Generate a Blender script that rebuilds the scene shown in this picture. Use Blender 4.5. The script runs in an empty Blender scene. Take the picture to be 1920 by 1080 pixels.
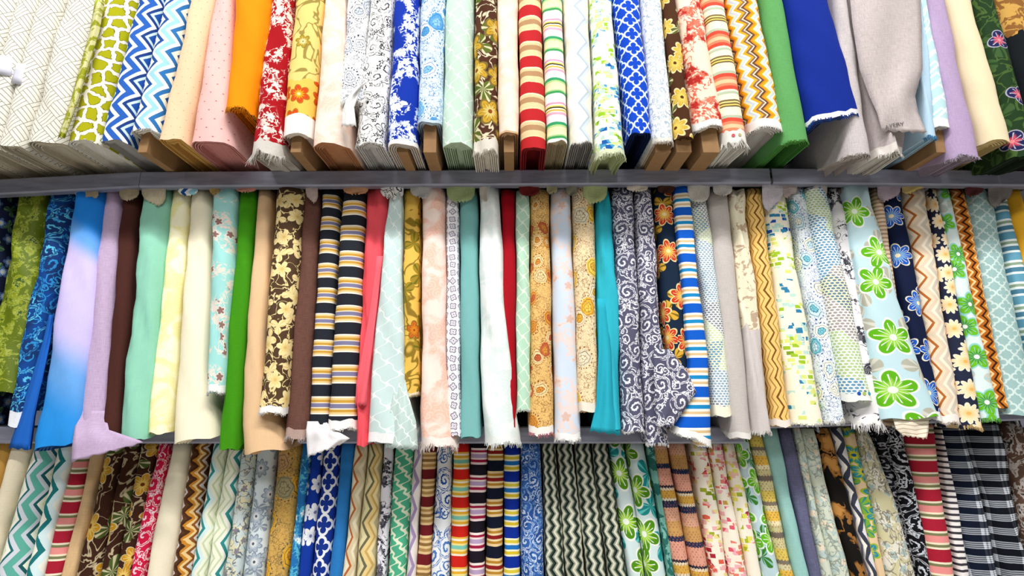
import bpy, math, random
import numpy as np

# ------------------------------------------------------------------ camera, world, light
scene = bpy.context.scene
col = scene.collection
CH = 1.62                       # camera height above the floor
F = 960.0                       # focal length in pixels of a 1920 px wide frame
TH = math.radians(12.5)         # camera pitch (looking up)
cam = bpy.data.cameras.new('camera'); cam.sensor_width = 36.0; cam.lens = 36.0 * F / 1920.0
cam.clip_start = 0.05
cam_o = bpy.data.objects.new('camera', cam); col.objects.link(cam_o)
cam_o.location = (0, 0, CH); cam_o.rotation_euler = (math.pi / 2 + TH, 0, 0)
scene.camera = cam_o

world = bpy.data.worlds.new('world'); scene.world = world; world.use_nodes = True
world.node_tree.nodes['Background'].inputs[0].default_value = (0.93, 0.96, 1.0, 1)
world.node_tree.nodes['Background'].inputs[1].default_value = 0.13

def area(name, loc, rot, sx, sy, power):
    l = bpy.data.lights.new(name, 'AREA'); l.shape = 'RECTANGLE'; l.size = sx; l.size_y = sy
    l.energy = power; l.color = (1.0, 0.985, 0.96)
    o = bpy.data.objects.new(name, l); col.objects.link(o)
    o.location = loc; o.rotation_euler = rot
    return o
# rows of ceiling fluorescents running along the aisle
area('ceiling_tube_light', (0, -1.2, CH + 5.3), (math.radians(30), 0, 0), 8.0, 0.16, 1300)
area('ceiling_tube_light', (0, -5.0, CH + 5.3), (math.radians(50), 0, 0), 8.0, 0.25, 560)

vs = scene.view_settings
vs.view_transform = 'Standard'; vs.look = 'None'; vs.gamma = 1.0; vs.use_curve_mapping = False
vs.exposure = -1.17

# ------------------------------------------------------------------ pixel -> point on a row's plane
class Row:
    def __init__(s, name, Y0, z0, k, ytop, ztop, zbot, deck, depth):
        s.name, s.Y0, s.z0, s.k, s.ytop, s.ztop, s.zbot, s.deck, s.depth = name, Y0, z0, k, ytop, ztop, zbot, deck, depth
    def lift(s, x):             # the right-hand middle shelf sits a little higher and slopes up
        return 0.0 if s.name == 'top' or x < XSEAM else 0.028 + 0.030 * (x - XSEAM)
    def Y(s, z): return s.Y0 + s.k * (z - s.z0)
    def at(s, px, py, fwd=0.0):   # fwd: how far in front of the row's plane
        a = (px - 960.0) / F; b = (540.0 - py) / F
        dy = math.cos(TH) - b * math.sin(TH); dz = math.sin(TH) + b * math.cos(TH)
        t = (s.Y0 - fwd - s.k * s.z0) / (dy - s.k * dz)
        return a * t, dz * t
LIPY = 1.70; XSEAM = 0.741
DECK_T, DECK_M, DECK_B = 0.805, -0.079, -0.965
ROWS = {'T': Row('top', 1.53, 0.81, 0.03, 0, 1.60, None, DECK_T, 0.40),
        'M': Row('middle', 1.60, -0.10, 0.165, 380, 0.765, None, DECK_M, 0.36),
        'B': Row('bottom', 1.735, -0.15, 0.11, 850, -0.115, DECK_B, DECK_B, 0.34)}
PXM = 580.0                     # photograph pixels per metre of cloth at the racks

# ------------------------------------------------------------------ node expressions
NT = None
def lin(h):
    if not isinstance(h, str): return h
    r = [int(h[i:i + 2], 16) / 255.0 for i in (0, 2, 4)]
    return tuple((c / 12.92 if c <= 0.04045 else ((c + 0.055) / 1.055) ** 2.4) for c in r) + (1.0,)
class X:
    def __init__(s, sock): s.s = sock
    def __add__(s, o): return mt('ADD', s, o)
    __radd__ = __add__
    def __sub__(s, o): return mt('SUBTRACT', s, o)
    def __rsub__(s, o): return mt('SUBTRACT', o, s)
    def __mul__(s, o): return mt('MULTIPLY', s, o)
    __rmul__ = __mul__
    def __truediv__(s, o): return mt('DIVIDE', s, o)
    def __lt__(s, o): return mt('LESS_THAN', s, o)
    def __gt__(s, o): return mt('GREATER_THAN', s, o)
def put(inp, v):
    if isinstance(v, X): NT.links.new(v.s, inp)
    else: inp.default_value = v
def mt(op, *a):
    n = NT.nodes.new('ShaderNodeMath'); n.operation = op
    for i, v in enumerate(a): put(n.inputs[i], v)
    return X(n.outputs[0])
def sin(x): return mt('SINE', x)
def cos(x): return mt('COSINE', x)
def fr(x): return mt('FRACT', x)
def fl(x): return mt('FLOOR', x)
def ab(x): return mt('ABSOLUTE', x)
def mn(a, b): return mt('MINIMUM', a, b)
def mx(a, b): return mt('MAXIMUM', a, b)
def sq(x): return mt('SQRT', x)
def tri(x): return mt('PINGPONG', x, 0.5) * 2.0
def soft(x, a, b):
    n = NT.nodes.new('ShaderNodeMapRange'); n.interpolation_type = 'SMOOTHSTEP'
    put(n.inputs[0], x); n.inputs[1].default_value = a; n.inputs[2].default_value = b
    return X(n.outputs[0])
def vec(u, v, w=0.0):
    n = NT.nodes.new('ShaderNodeCombineXYZ'); put(n.inputs[0], u); put(n.inputs[1], v); put(n.inputs[2], w)
    return n.outputs[0]
def noise(u, v, det=2.0, dist=0.0, w=0.0, rough=0.5):
    n = NT.nodes.new('ShaderNodeTexNoise'); n.noise_dimensions = '3D'
    NT.links.new(vec(u, v, w), n.inputs['Vector']); n.inputs['Scale'].default_value = 1.0
    n.inputs['Detail'].default_value = det; n.inputs['Distortion'].default_value = dist
    n.inputs['Roughness'].default_value = rough
    return X(n.outputs['Fac'])
def vor(u, v, rnd=1.0, feat='F1'):
    n = NT.nodes.new('ShaderNodeTexVoronoi'); n.voronoi_dimensions = '2D'; n.feature = feat
    NT.links.new(vec(u, v), n.inputs['Vector']); n.inputs['Scale'].default_value = 1.0
    n.inputs['Randomness'].default_value = rnd
    if feat == 'DISTANCE_TO_EDGE': return X(n.outputs['Distance'])
    sp = NT.nodes.new('ShaderNodeSeparateXYZ'); NT.links.new(n.outputs['Position'], sp.inputs[0])
    sc = NT.nodes.new('ShaderNodeSeparateColor'); NT.links.new(n.outputs['Color'], sc.inputs[0])
    return X(n.outputs['Distance']), X(sp.outputs[0]), X(sp.outputs[1]), X(sc.outputs[0]), X(sc.outputs[1])
def white(a, b, w=0.0):
    n = NT.nodes.new('ShaderNodeTexWhiteNoise'); n.noise_dimensions = '3D'
    NT.links.new(vec(a, b, w), n.inputs['Vector'])
    return X(n.outputs['Value'])
def putc(inp, c):
    if isinstance(c, X): NT.links.new(c.s, inp)
    else: inp.default_value = lin(c)
def mix(f, a, b):
    n = NT.nodes.new('ShaderNodeMix'); n.data_type = 'RGBA'
    put(n.inputs[0], f); putc(n.inputs[6], a); putc(n.inputs[7], b)
    return X(n.outputs[2])
def ramp(x, stops, mode='CONSTANT'):
    n = NT.nodes.new('ShaderNodeValToRGB'); cr = n.color_ramp; cr.interpolation = mode
    put(n.inputs[0], x)
    for i, (p, c) in enumerate(stops):
        if i < 2: e = cr.elements[i]; e.position = p
        else: e = cr.elements.new(p)
        e.color = lin(c)
    if len(stops) == 1: cr.elements.remove(cr.elements[1])
    return X(n.outputs[0])
def bands(t, items):
    """items: 'w color w color' pairs -> constant ramp over t in 0..1"""
    tot = sum(w for w, _ in items); p = 0; st = []
    for w, c in items: st.append((p / tot, c)); p += w
    return ramp(t, st)
def bl(s):
    p = s.split(); return [(float(p[i]), p[i + 1]) for i in range(0, len(p), 2)]

# ------------------------------------------------------------------ cloth patterns; u, v are in photograph pixels
def linen(u, v, c, d=0.16):
    a = noise(u * 0.9, v * 0.07, 2.0); b = noise(u * 0.07, v * 0.9, 2.0)
    return mix(soft(a + b, 0.7, 1.3) * d, c, '000000') if True else c
def solid(c, d=0.05): return lambda u, v: linen(u, v, c, d)
def stripes(per, s, ph=0.0): return lambda u, v: bands(fr(v / per + (ph + 100.0)), bl(s))
def zig(per, s, wl, amp, ph=0.0, warp=0.0, off=0.0):
    def f(u, v):
        a = u
        if warp: a = u + (noise(u * 0.05, v * 0.05) - 0.5) * warp
        return bands(fr((a + tri((v + off) / wl) * amp) / per + (ph + 100.0)), bl(s))
    return f
def quatre(bg, line, cw, ch, lw=0.035, ph=0.0, outside=None):
    def f(u, v):
        qx = ab(fr(u / cw + (100.5 + ph)) - 0.5); qy = ab(fr(v / ch + 100.0) - 0.5)
        a = mx(qx, qy) - 0.24; b = mn(qx, qy)
        d = mn(sq(a * a + b * b) - 0.215, qx + qy - 0.30)
        c = mix(d > 0.0, bg, outside or bg)
        return mix(soft(ab(d), lw + 0.012, lw), c, line)
    return f
def pebbles(bg, fill, edge, sc, rnd=0.6):
    """irregular islands with dark outlines, parted by pale bands"""
    def f(u, v):
        uu = u + (noise(u / 9.0, v / 9.0, 1.0) - 0.5) * 9.0; vv = v + (noise(u / 9.0, v / 9.0, 1.0, w=4.0) - 0.5) * 9.0
        e = vor(uu / sc, vv / (sc * 0.85), rnd, 'DISTANCE_TO_EDGE')
        c = mix(soft(e, 0.115, 0.135), bg, edge)
        return mix(soft(e, 0.150, 0.170), c, fill)
    return f
def trellis(bg, line, cw, ch, lw=0.16, wob=0.16, bg2=None):
    def f(u, v):
        a = u + sin(v * (4 * math.pi / ch)) * (wob * cw * 0.5)
        g = ab(cos(a * (2 * math.pi / cw)) + cos(v * (2 * math.pi / ch)))
        c = bg if not bg2 else mix(noise(u / 60.0, v / 60.0), bg, bg2)
        return mix(soft(g, lw * 1.3, lw * 0.7), c, line)
    return f
def cellxy(u, v, sc, rnd):
    d, px, py, r1, r2 = vor(u / sc, v / sc, rnd)
    dx = u / sc - px; dy = v / sc - py
    return d, mt('ARCTAN2', dy, dx), r1, r2
def scroll(bg, fg, sc, freq=22.0, thr=0.25, warp=0.35, cover=0.52, fg2=None, bg2=None, seed=0.0, edge=0.0):
    """curling tendrils: spirals with serrated leaf-like outsides, smaller curls and blossoms between"""
    def f(u, v):
        u = u + seed; v = v + seed * 1.7
        n1 = (noise(u * 1.6 / sc, v * 1.6 / sc) - 0.5) * (warp * sc); n2 = (noise(u * 1.6 / sc, v * 1.6 / sc, w=7.0) - 0.5) * (warp * sc)
        uu, vv = u + n1, v + n2
        d, an, r1, r2 = cellxy(uu, vv, sc, 0.9)
        s1 = sin(an + d * freq + r1 * 6.28) + sin(an * 11.0 + d * 25.0) * 0.28
        m = soft(s1, thr, thr + 0.3) * (d < cover)
        inner = soft(sin(an + d * freq + r1 * 6.28), 0.80, 0.92) * (d > cover * 0.45)
        m = m * (1.0 - inner * 0.85)
        d3, an3, p1, p2 = cellxy(uu + sc * 0.7, vv + sc * 0.4, sc * 0.5, 0.9)
        m3 = soft(sin(an3 * 1.0 + d3 * freq * 0.8 + p1 * 6.28), thr + 0.15, thr + 0.45) * (d3 < 0.5) * (d > cover * 0.8)
        d2, an2, q1, q2 = cellxy(uu + sc * 0.37, vv + sc * 0.21, sc * 0.33, 0.9)
        s2 = soft(sin(an2 * 5.0) * 0.12 + 0.30 - d2, 0.0, 0.05) * soft(d2, 0.10, 0.16) * (q1 > 0.45) * (d > cover * 0.6)
        b = bg if not bg2 else mix(soft(noise(u * 0.8 / sc, v * 0.8 / sc, 1.0), 0.45, 0.55), bg, bg2)
        f2 = fg if not fg2 else mix(r2 > 0.5, fg, fg2)
        c = mix(mx(m, m3), b, f2)
        return mix(s2, c, fg if not fg2 else fg2)
    return f
def paisley(bg, line, sc, fills=(), seed=0.0, fine=1.0):
    """bent teardrop cells with scalloped outlines, petals, dotted rims and coloured fills"""
    def f(u, v):
        u = u + seed; v = v + seed * 1.3
        w = sc * 0.55
        uu = u + (noise(u / sc, v / sc, 2.0) - 0.5) * w; vv = v + (noise(u / sc, v / sc, 2.0, w=5.0) - 0.5) * w
        d, an, r1, r2 = cellxy(uu, vv * 0.8, sc, 0.75)
        aa = an + r1 * 6.28
        dd = (d + sin(aa) * 0.10 + ab(sin(aa * 4.0)) * 0.03) * 1.2
        c = bg
        if fills:
            k = [(i / len(fills), x) for i, x in enumerate(fills)]
            c = mix((dd < 0.40), bg, ramp(r1, k)); c = mix((dd < 0.21), c, ramp(r2, k))
        rings = soft(sin(dd * (44.0 * fine)), 0.72, 0.92)
        pet = soft(sin(aa * 9.0), 0.75, 0.95) * (dd > 0.10) * (dd < 0.24)
        rim = soft(sin(aa * 16.0), 0.1, 0.5) * (dd > 0.44) * (dd < 0.50)
        n = noise(u * 5.0 / sc, v * 5.0 / sc, 3.0, 1.2)
        vein = soft(ab(n - 0.5), 0.03, 0.010) * (dd > 0.36)
        e, an2, q1, q2 = cellxy(u + sc * 0.3, v, sc * 0.36, 0.9)
        fl5 = ab(e - (ab(cos(an2 * 2.5)) * 0.16 + 0.18))
        flo = soft(fl5, 0.05, 0.02) * (q1 > 0.4) * (dd > 0.45)
        c = mix(rings * (dd < 0.44) * 0.9, c, line)
        c = mix(mx(pet * 0.8, rim), c, line)
        return mix(mx(vein * 0.7, flo * 0.9), c, line)
    return f
def floral(bg, sc, n, R, pet, pet2=None, cen='000000', edge=None, rnd=0.55, leaf=None, lsc=1.0, seed=0.0, sprig=None, ew=0.07, notch=0.42, cr=0.2):
    def f(u, v):
        u = u + seed; v = v + seed * 1.9
        c = bg
        if sprig:
            w = noise(u * 2.2 / sc, v * 2.2 / sc, 2.0, 0.8)
            c = mix(soft(ab(w - 0.5), 0.03, 0.012), c, sprig)
        if leaf:
            d, an, r1, r2 = cellxy(u + sc * 0.5, v + sc * 0.5, sc * lsc, rnd)
            a2 = an + r1 * 6.28
            rad = ab(cos(a2 * 1.5)) * 0.34 + 0.06
            c = mix(soft(rad - d, 0.0, 0.02), c, mix(soft(sin(a2 * 9.0), 0.3, 0.8), leaf[0], leaf[-1]))
        d, an, r1, r2 = cellxy(u, v, sc, rnd)
        a2 = an + r1 * 6.28
        rad = (ab(cos(a2 * (n / 2.0))) * notch + (1.0 - notch)) * R
        if edge: c = mix(soft(rad + ew - d, 0.0, 0.02), c, edge)
        p = pet if not pet2 else mix(soft(d / R + ab(sin(a2 * n)) * 0.25, 0.45, 0.75), pet2, pet)
        c = mix(soft(rad - d, 0.0, 0.02), c, p)
        if edge: c = mix(soft(sin(a2 * (n * 3.0)), 0.75, 0.95) * (d < rad * 0.8) * (d > R * cr), c, edge)
        return mix(soft(R * cr - d, 0.0, 0.02), c, cen)
    return f
def toile(bg, fg, sc, thr=0.53, det=4.0, dist=1.0, fg2=None, thr2=0.60, seed=0.0, vein=0.0):
    def f(u, v):
        n = noise(u / sc, v / sc, det, dist, w=seed, rough=0.62)
        c = mix(soft(n, thr, thr + 0.03), bg, fg)
        if fg2: c = mix(soft(n, thr2, thr2 + 0.03), c, fg2)
        if vein:
            m = noise(u * 2.4 / sc, v * 2.4 / sc, 2.0, 1.5, w=seed + 3.0)
            c = mix(soft(ab(m - 0.5), 0.05, 0.02) * soft(n, thr - 0.04, thr), c, vein if isinstance(vein, str) else bg)
        return c
    return f
def sprays(bg, fg, sc, thr=0.5, fg2=None, seed=0.0, pet=0.36, vein=None):
    """clusters of small blossoms, leaves and twigs scattered over a ground"""
    def f(u, v):
        u = u + seed * 31.0; v = v + seed * 17.0
        n = noise(u / sc, v / sc, 1.0, 0.4)
        reg = soft(n, thr - 0.03, thr + 0.02)
        d, an, r1, r2 = cellxy(u + (noise(u / 8.0, v / 8.0) - 0.5) * 6.0, v, sc * 0.42, 1.0)
        rad = ab(cos(an * 2.5 + r1 * 6.0)) * 0.22 + (pet - 0.10)
        p = soft(rad - d, 0.0, 0.04) * (1.0 - soft(sin(an * 10.0 + d * 30.0), 0.82, 0.95) * 0.8)
        d2, an2, q1, q2 = cellxy(u + sc * 0.2, v + sc * 0.13, sc * 0.24, 1.0)
        lf = soft(ab(cos(an2 + q1 * 6.28)) * 0.44 - d2, 0.0, 0.04)
        t = noise(u * 3.0 / sc, v * 3.0 / sc, 2.0, 0.6); tw = soft(ab(t - 0.5), 0.035, 0.015) * soft(n, thr - 0.08, thr - 0.03)
        c = mix(mx(mx(p, lf * (q2 > 0.35)) * reg, tw), bg, fg)
        if fg2: c = mix(soft(rad * 0.72 - d, 0.0, 0.04) * reg * (r2 > 0.35), c, fg2)
        if vein: c = mix(tw, c, vein)
        return c
    return f
def dots(bg, c, cw, ch, r):
    def f(u, v):
        row = fl(v / ch); a = fr(u / cw + fr(row * 0.5) + 100.0) - 0.5; b = fr(v / ch) - 0.5
        a = a * cw; b = b * ch
        return mix(soft(a * a + b * b, r * r * 1.6, r * r * 0.6), linen(u, v, bg, 0.06), c)
    return f
def blocks(bg, cols, cw=11.0, ch=7.0, fill=0.45, seed=0.0, clus=60.0):
    def f(u, v):
        c = bg
        for k in range(3):
            uu = u + 700.0 + seed + k * cw * 0.37; vv = v + seed + k * ch * 0.45
            row = fl(vv / ch); a = uu / cw + white(row, k * 3.1) * 1.0; b = vv / ch
            cx = fl(a); fx = ab(fr(a) - 0.5); fy = ab(fr(b) - 0.5)
            r = white(cx, row, k + seed); n = noise(u / clus, v / clus, 1.0, w=seed + k * 0.3)
            on = (r < soft(n, 0.35, 0.7) * fill) * (fx < 0.40) * (fy < 0.38)
            q = soft(noise(u / (clus * 1.2), v / (clus * 1.2), 1.0, w=seed + 9.0), 0.25, 0.75) * 0.6 + white(cx, row, k + seed + 5.0) * 0.4
            c = mix(on, c, ramp(q, [(i / len(cols), x) for i, x in enumerate(cols)]))
        return c
    return f
def basket(bg, line, c=30.0, l=7.5):
    def f(u, v):
        a = (u + v) * 0.7071 + 4000.0; b = (v - u) * 0.7071 + 4000.0
        k = mt('MODULO', fl(a / c) + fl(b / c), 2.0)
        la = ab(fr(a / l) - 0.5) > 0.42; lb = ab(fr(b / l) - 0.5) > 0.42
        m = la * k + lb * (1.0 - k)
        ra = mx(ab(fr(a / c) - 0.5), ab(fr(b / c) - 0.5)) > 0.485
        return mix(mx(m, ra) * 0.9, bg, line)
    return f
def plaid(bg, cu, per):
    def f(u, v):
        t = fr(v / per + 100.0); w = fr((u + 11.0) / (per * 2.1) + 100.0)
        ln = [(0, '000000'), (0.44, 'ffffff'), (0.52, '505050'), (0.58, 'ffffff'), (0.66, '505050'), (0.72, 'ffffff'), (0.80, '505050'), (0.86, 'ffffff'), (0.94, '000000')]
        def g(x, st):
            bw = NT.nodes.new('ShaderNodeRGBToBW'); NT.links.new(ramp(x, st).s, bw.inputs[0]); return X(bw.outputs[0])
        h = g(t, ln); band = (t > 0.44) * (t < 0.94)
        vv = g(w, [(0, '000000'), (0.30, 'e0e0e0'), (0.42, '707070'), (0.50, 'e0e0e0'), (0.62, '000000')])
        return mix(mn(h * 0.42 + band * vv * 0.55 + vv * 0.05, 1.0), bg, cu)
    return f
def scales(seed=0.0, pal=('5a9cc0', '9b918f', 'c8dca0', 'e9dd9a'), sc=75.0, cell=9.0, bg='eef2ee'):
    def f(u, v):
        u = u + seed; v = v + seed
        d, px, py, r1, r2 = vor(u / sc, v / (sc * 0.8), 0.9)
        row = fl(v / (cell * 0.6)); a = fr(u / cell + fr(row * 0.5)) - 0.5; b = fr(v / (cell * 0.6)) - 0.5
        wv = noise(u / 14.0, v / 14.0) * 0.25
        m = soft(sq(a * a + b * b) + wv, 0.56, 0.46)
        k = ramp(r1, [(i / len(pal), x) for i, x in enumerate(pal)])
        base = mix(soft(r1, 0.70, 0.72), bg, 'f1ecc6')
        return mix(m * 0.9, base, k)
    return f
def ombre_shade(stops): return lambda u, v: linen(u, v, ramp(v / 500.0 + u * 0.0012, stops, 'EASE'), 0.05)
def knit(per, s, ph=0.0):
    def f(u, v):
        vv = v + sin(u * 1.2) * 0.8
        c = bands(fr(vv / per + (ph + 100.0)), bl(s))
        row = fl(v / 4.0); m = (ab(fr(u / 6.0 + fr(row * 0.5) + 100.0) - 0.5) < 0.22) * (ab(fr(v / 4.0) - 0.5) < 0.33)
        return mix(m * 0.55 * (white(fl(u / 6.0), row) > 0.3), c, 'a05848')
    return f
def damask(bg, fg, sc, seed=0.0, d=0.7):
    def f(u, v):
        n = noise(u / sc, v / sc, 2.0, 0.6, w=seed)
        c = mix(soft(n, 0.42, 0.60) * d, bg, fg)
        e, an, r1, r2 = cellxy(u + seed, v, sc * 0.55, 0.9)
        return mix(soft(sin(an * 2.0 + e * 20.0), 0.4, 0.8) * 0.35, c, fg)
    return f
def over(base, top, y0, y1, fade=1.0):
    """top pattern between v = y0 and y1 pixels above the bolt's foot"""
    def f(u, v):
        w = v + (noise(u / 25.0, v / 25.0) - 0.5) * 60.0
        return mix((w > y0) * (w < y1), base(u, v), top(u, v))
    return f
def lines(bg, c, per, w, amp, wl, both=False):
    def f(u, v):
        t = ab(fr((v + tri(u / wl) * amp) / per + 100.0) - 0.5)
        m = t < w
        if both: m = mx(m, ab(fr((v - tri(u / wl + 0.25) * amp * 1.3) / (per * 1.3) + 100.0) - 0.5) < w)
        return mix(m * 0.8, bg, c)
    return f

MATS = {}
def cloth(pat, rough=0.88, bump=0.25):
    global NT
    k = (id(pat), rough)
    if k in MATS: return MATS[k][0]
    m = bpy.data.materials.new('cloth'); m.use_nodes = True; NT = m.node_tree; NT.nodes.clear()
    uv = NT.nodes.new('ShaderNodeUVMap'); uv.uv_map = 'UVMap'
    sp = NT.nodes.new('ShaderNodeSeparateXYZ'); NT.links.new(uv.outputs[0], sp.inputs[0])
    u, v = X(sp.outputs[0]), X(sp.outputs[1])
    c = pat(u, v)
    b = NT.nodes.new('ShaderNodeBsdfPrincipled'); out = NT.nodes.new('ShaderNodeOutputMaterial')
    putc(b.inputs['Base Color'], c); b.inputs['Roughness'].default_value = rough
    b.inputs['Specular IOR Level'].default_value = 0.15
    h = noise(u * 0.6, v * 0.6, 2.0) + noise(u * 0.05, v * 0.03, 2.0) * 2.0
    bp = NT.nodes.new('ShaderNodeBump'); bp.inputs['Strength'].default_value = bump; bp.inputs['Distance'].default_value = 0.0015
    NT.links.new(h.s, bp.inputs['Height']); NT.links.new(bp.outputs[0], b.inputs['Normal'])
    NT.links.new(b.outputs[0], out.inputs[0])
    MATS[k] = (m, pat)
    return m
PLAIN = {}
def plain(c, rough=0.9, d=0.10):
    if (c, d) not in PLAIN: PLAIN[(c, d)] = solid(c, d)
    return cloth(PLAIN[(c, d)], rough)
def metal(name, c, rough=0.35, met=0.6):
    global NT
    m = bpy.data.materials.new(name); m.use_nodes = True; NT = m.node_tree
    b = NT.nodes['Principled BSDF']; b.inputs['Metallic'].default_value = met; b.inputs['Roughness'].default_value = rough
    tc = NT.nodes.new('ShaderNodeTexCoord'); sp = NT.nodes.new('ShaderNodeSeparateXYZ'); NT.links.new(tc.outputs['Object'], sp.inputs[0])
    n = noise(X(sp.outputs[0]) * 9.0, X(sp.outputs[2]) * 60.0, 4.0)
    NT.links.new(mix(soft(n, 0.3, 0.8) * 0.35, c, '2c2c34').s, b.inputs['Base Color'])
    return m
def matte(name, c, c2, sc):
    global NT
    m = bpy.data.materials.new(name); m.use_nodes = True; NT = m.node_tree
    b = NT.nodes['Principled BSDF']; b.inputs['Roughness'].default_value = 0.85
    tc = NT.nodes.new('ShaderNodeTexCoord'); sp = NT.nodes.new('ShaderNodeSeparateXYZ'); NT.links.new(tc.outputs['Object'], sp.inputs[0])
    n = noise(X(sp.outputs[0]) * sc, X(sp.outputs[1]) * sc, 4.0, w=X(sp.outputs[2]) * sc)
    NT.links.new(mix(n, c, c2).s, b.inputs['Base Color'])
    return m
CARD = matte('cardboard', 'a17c50', '866340', 40.0)
GREYCARD = matte('grey_board', 'a9a49f', '8c8782', 40.0)
PAPER = matte('tag_paper', 'eeeef6', 'e2e2ee', 20.0)
STEEL = metal('painted_steel', '9496a8', 0.4, 0.25)
WIRE = metal('wire_steel', '9a9aa0', 0.3, 0.8)

# ------------------------------------------------------------------ mesh helpers
def mesh_obj(name, verts, faces, mat, parent=None, uvs=None, smooth=True):
    me = bpy.data.meshes.new(name); me.from_pydata([tuple(p) for p in verts], [], faces)
    if uvs is not None:
        lay = me.uv_layers.new(name='UVMap')
        li = np.empty(len(me.loops), dtype=np.int32); me.loops.foreach_get('vertex_index', li)
        lay.data.foreach_set('uv', np.asarray(uvs, dtype=np.float32)[li].ravel())
    if smooth: me.polygons.foreach_set('use_smooth', [True] * len(me.polygons))
    me.materials.append(mat); me.update()
    o = bpy.data.objects.new(name, me); col.objects.link(o)
    if parent: o.parent = parent
    return o
def boxes(name, bs, mat, parent=None):
    V, Fc = [], []
    for (x0, x1, y0, y1, z0, z1) in bs:
        n = len(V)
        V += [(x, y, z) for z in (z0, z1) for y in (y0, y1) for x in (x0, x1)]
        Fc += [tuple(n + i for i in q) for q in ((0, 2, 3, 1), (4, 5, 7, 6), (0, 1, 5, 4), (2, 6, 7, 3), (0, 4, 6, 2), (1, 3, 7, 5))]
    return mesh_obj(name, V, Fc, mat, parent, smooth=False)
def tube(name, pts, r, mat, parent=None, n=8):
    V, Fc = [], []; P = [np.array(p, float) for p in pts]
    for i, p in enumerate(P):
        d = (P[min(i + 1, len(P) - 1)] - P[max(i - 1, 0)]); d /= np.linalg.norm(d)
        a = np.cross(d, (1, 0, 0)); a /= np.linalg.norm(a); b = np.cross(d, a)
        for k in range(n):
            t = 2 * math.pi * k / n; V.append(p + r * (math.cos(t) * a + math.sin(t) * b))
    for i in range(len(P) - 1):
        for k in range(n): Fc.append((i * n + k, i * n + (k + 1) % n, (i + 1) * n + (k + 1) % n, (i + 1) * n + k))
    Fc += [tuple(range(n))[::-1], tuple(range((len(P) - 1) * n, len(P) * n))]
    return mesh_obj(name, V, Fc, mat, parent)
def W(p): return (p[0], p[1], p[2] + CH)

# ------------------------------------------------------------------ the setting
def struct(o): o['kind'] = 'structure'; return o
floor_m = matte('floor_tile', 'd9d6cf', 'cbc7bf', 3.0); wall_m = matte('back_panel', '3a393c', '2c2b2e', 5.0)
struct(boxes('floor', [(-6, 6, -5, 2.6, -0.1, 0)], floor_m))
struct(boxes('wall_back', [(-6, 6, 2.16, 2.26, 0, 3.9)], wall_m))

def shelf(label, x0, x1, z_top, h, dz0=0.0, dz1=0.0, rods=0.155, hooks=True):
    root = bpy.data.objects.new('shelf', None); col.objects.link(root); root.location = ((x0 + x1) / 2, 2.16, CH + z_top)
    cx, cy, cz = root.location
    root['label'] = label; root['category'] = 'shelf'; root['group'] = 'steel shelves of the fabric rack'
    t = 0.012
    V = []
    # lip: upright front face, rolled lower edge and a short return under the shelf
    prof = [(LIPY + 0.030, 0.0), (LIPY + 0.004, 0.0), (LIPY, -0.004), (LIPY, -h + 0.006), (LIPY + 0.004, -h), (LIPY + 0.030, -h), (LIPY + 0.030, -h + 0.004), (LIPY + 0.006, -h + 0.006), (LIPY + 0.005, -0.006), (LIPY + 0.030, -0.005)]
    n = len(prof); Fc = []
    for x, dz in ((x0, dz0), (x1, dz1)):
        for y, z in prof: V.append((x - cx, y - cy, CH + z_top + z + dz - cz))
    for i in range(n): Fc.append((i, (i + 1) % n, n + (i + 1) % n, n + i))
    Fc += [tuple(range(n))[::-1], tuple(range(n, 2 * n))]
    mesh_obj('front_lip', V, Fc, STEEL, root, smooth=False)
    k = max(2, int((x1 - x0) / rods))
    for i in range(k):
        x = x0 + (i + 0.5) * (x1 - x0) / k
        dz = dz0 + (dz1 - dz0) * (i + 0.5) / k
        pts = [(x - cx, LIPY + 0.015 - cy, -0.012 + dz), (x - cx, 2.12 - cy, -0.012 + dz), (x - cx, 2.165 - cy, -0.012 + dz)]
        if hooks: pts = [(x - cx + 0.03, LIPY + 0.13 - cy, -0.008 + dz), (x - cx + 0.004, LIPY + 0.012 - cy, -0.05 + dz), (x - cx, LIPY + 0.012 - cy, -0.012 + dz)] + pts[1:]
        tube('support_rod', pts, 0.005, WIRE, root, 6)
    boxes('rear_rail', [(x0 - cx, x1 - cx, 2.13 - cy, 2.165 - cy, -0.05 + min(dz0, dz1), -0.02 + min(dz0, dz1))], STEEL, root)
    return root
def lipx(px, py): return Row('', LIPY, 0, 0, 0, 0, 0, 0, 0).at(px, py)
xa = lipx(262, 340)[0]; xb = lipx(1446, 333)[0]
shelf('grey steel shelf edge at far left under the cream basket-weave bolts', -2.2, xa - 0.002, DECK_T, 0.060, -0.05, 0.0)
shelf('long grey steel shelf edge under the middle of the top row', xa, xb - 0.003, DECK_T, 0.060, 0.0, 0.014)
shelf('grey steel shelf edge at right under the royal blue and lavender bolts', xb + 0.006, 2.2, DECK_T, 0.060, 0.014, 0.0)
xc = XSEAM
shelf('grey steel shelf edge behind the hanging ends of the middle row, left of the seam', -2.2, xc - 0.002, DECK_M, 0.052)
shelf('grey steel shelf edge under the big green flower bolt in the middle row', xc, 2.2, DECK_M, 0.036, 0.028, 0.028 + 0.030 * (2.2 - xc))
shelf('lowest grey steel shelf, carrying the bottom row of bolts', -2.2, 2.2, DECK_B, 0.052, hooks=False)

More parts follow.
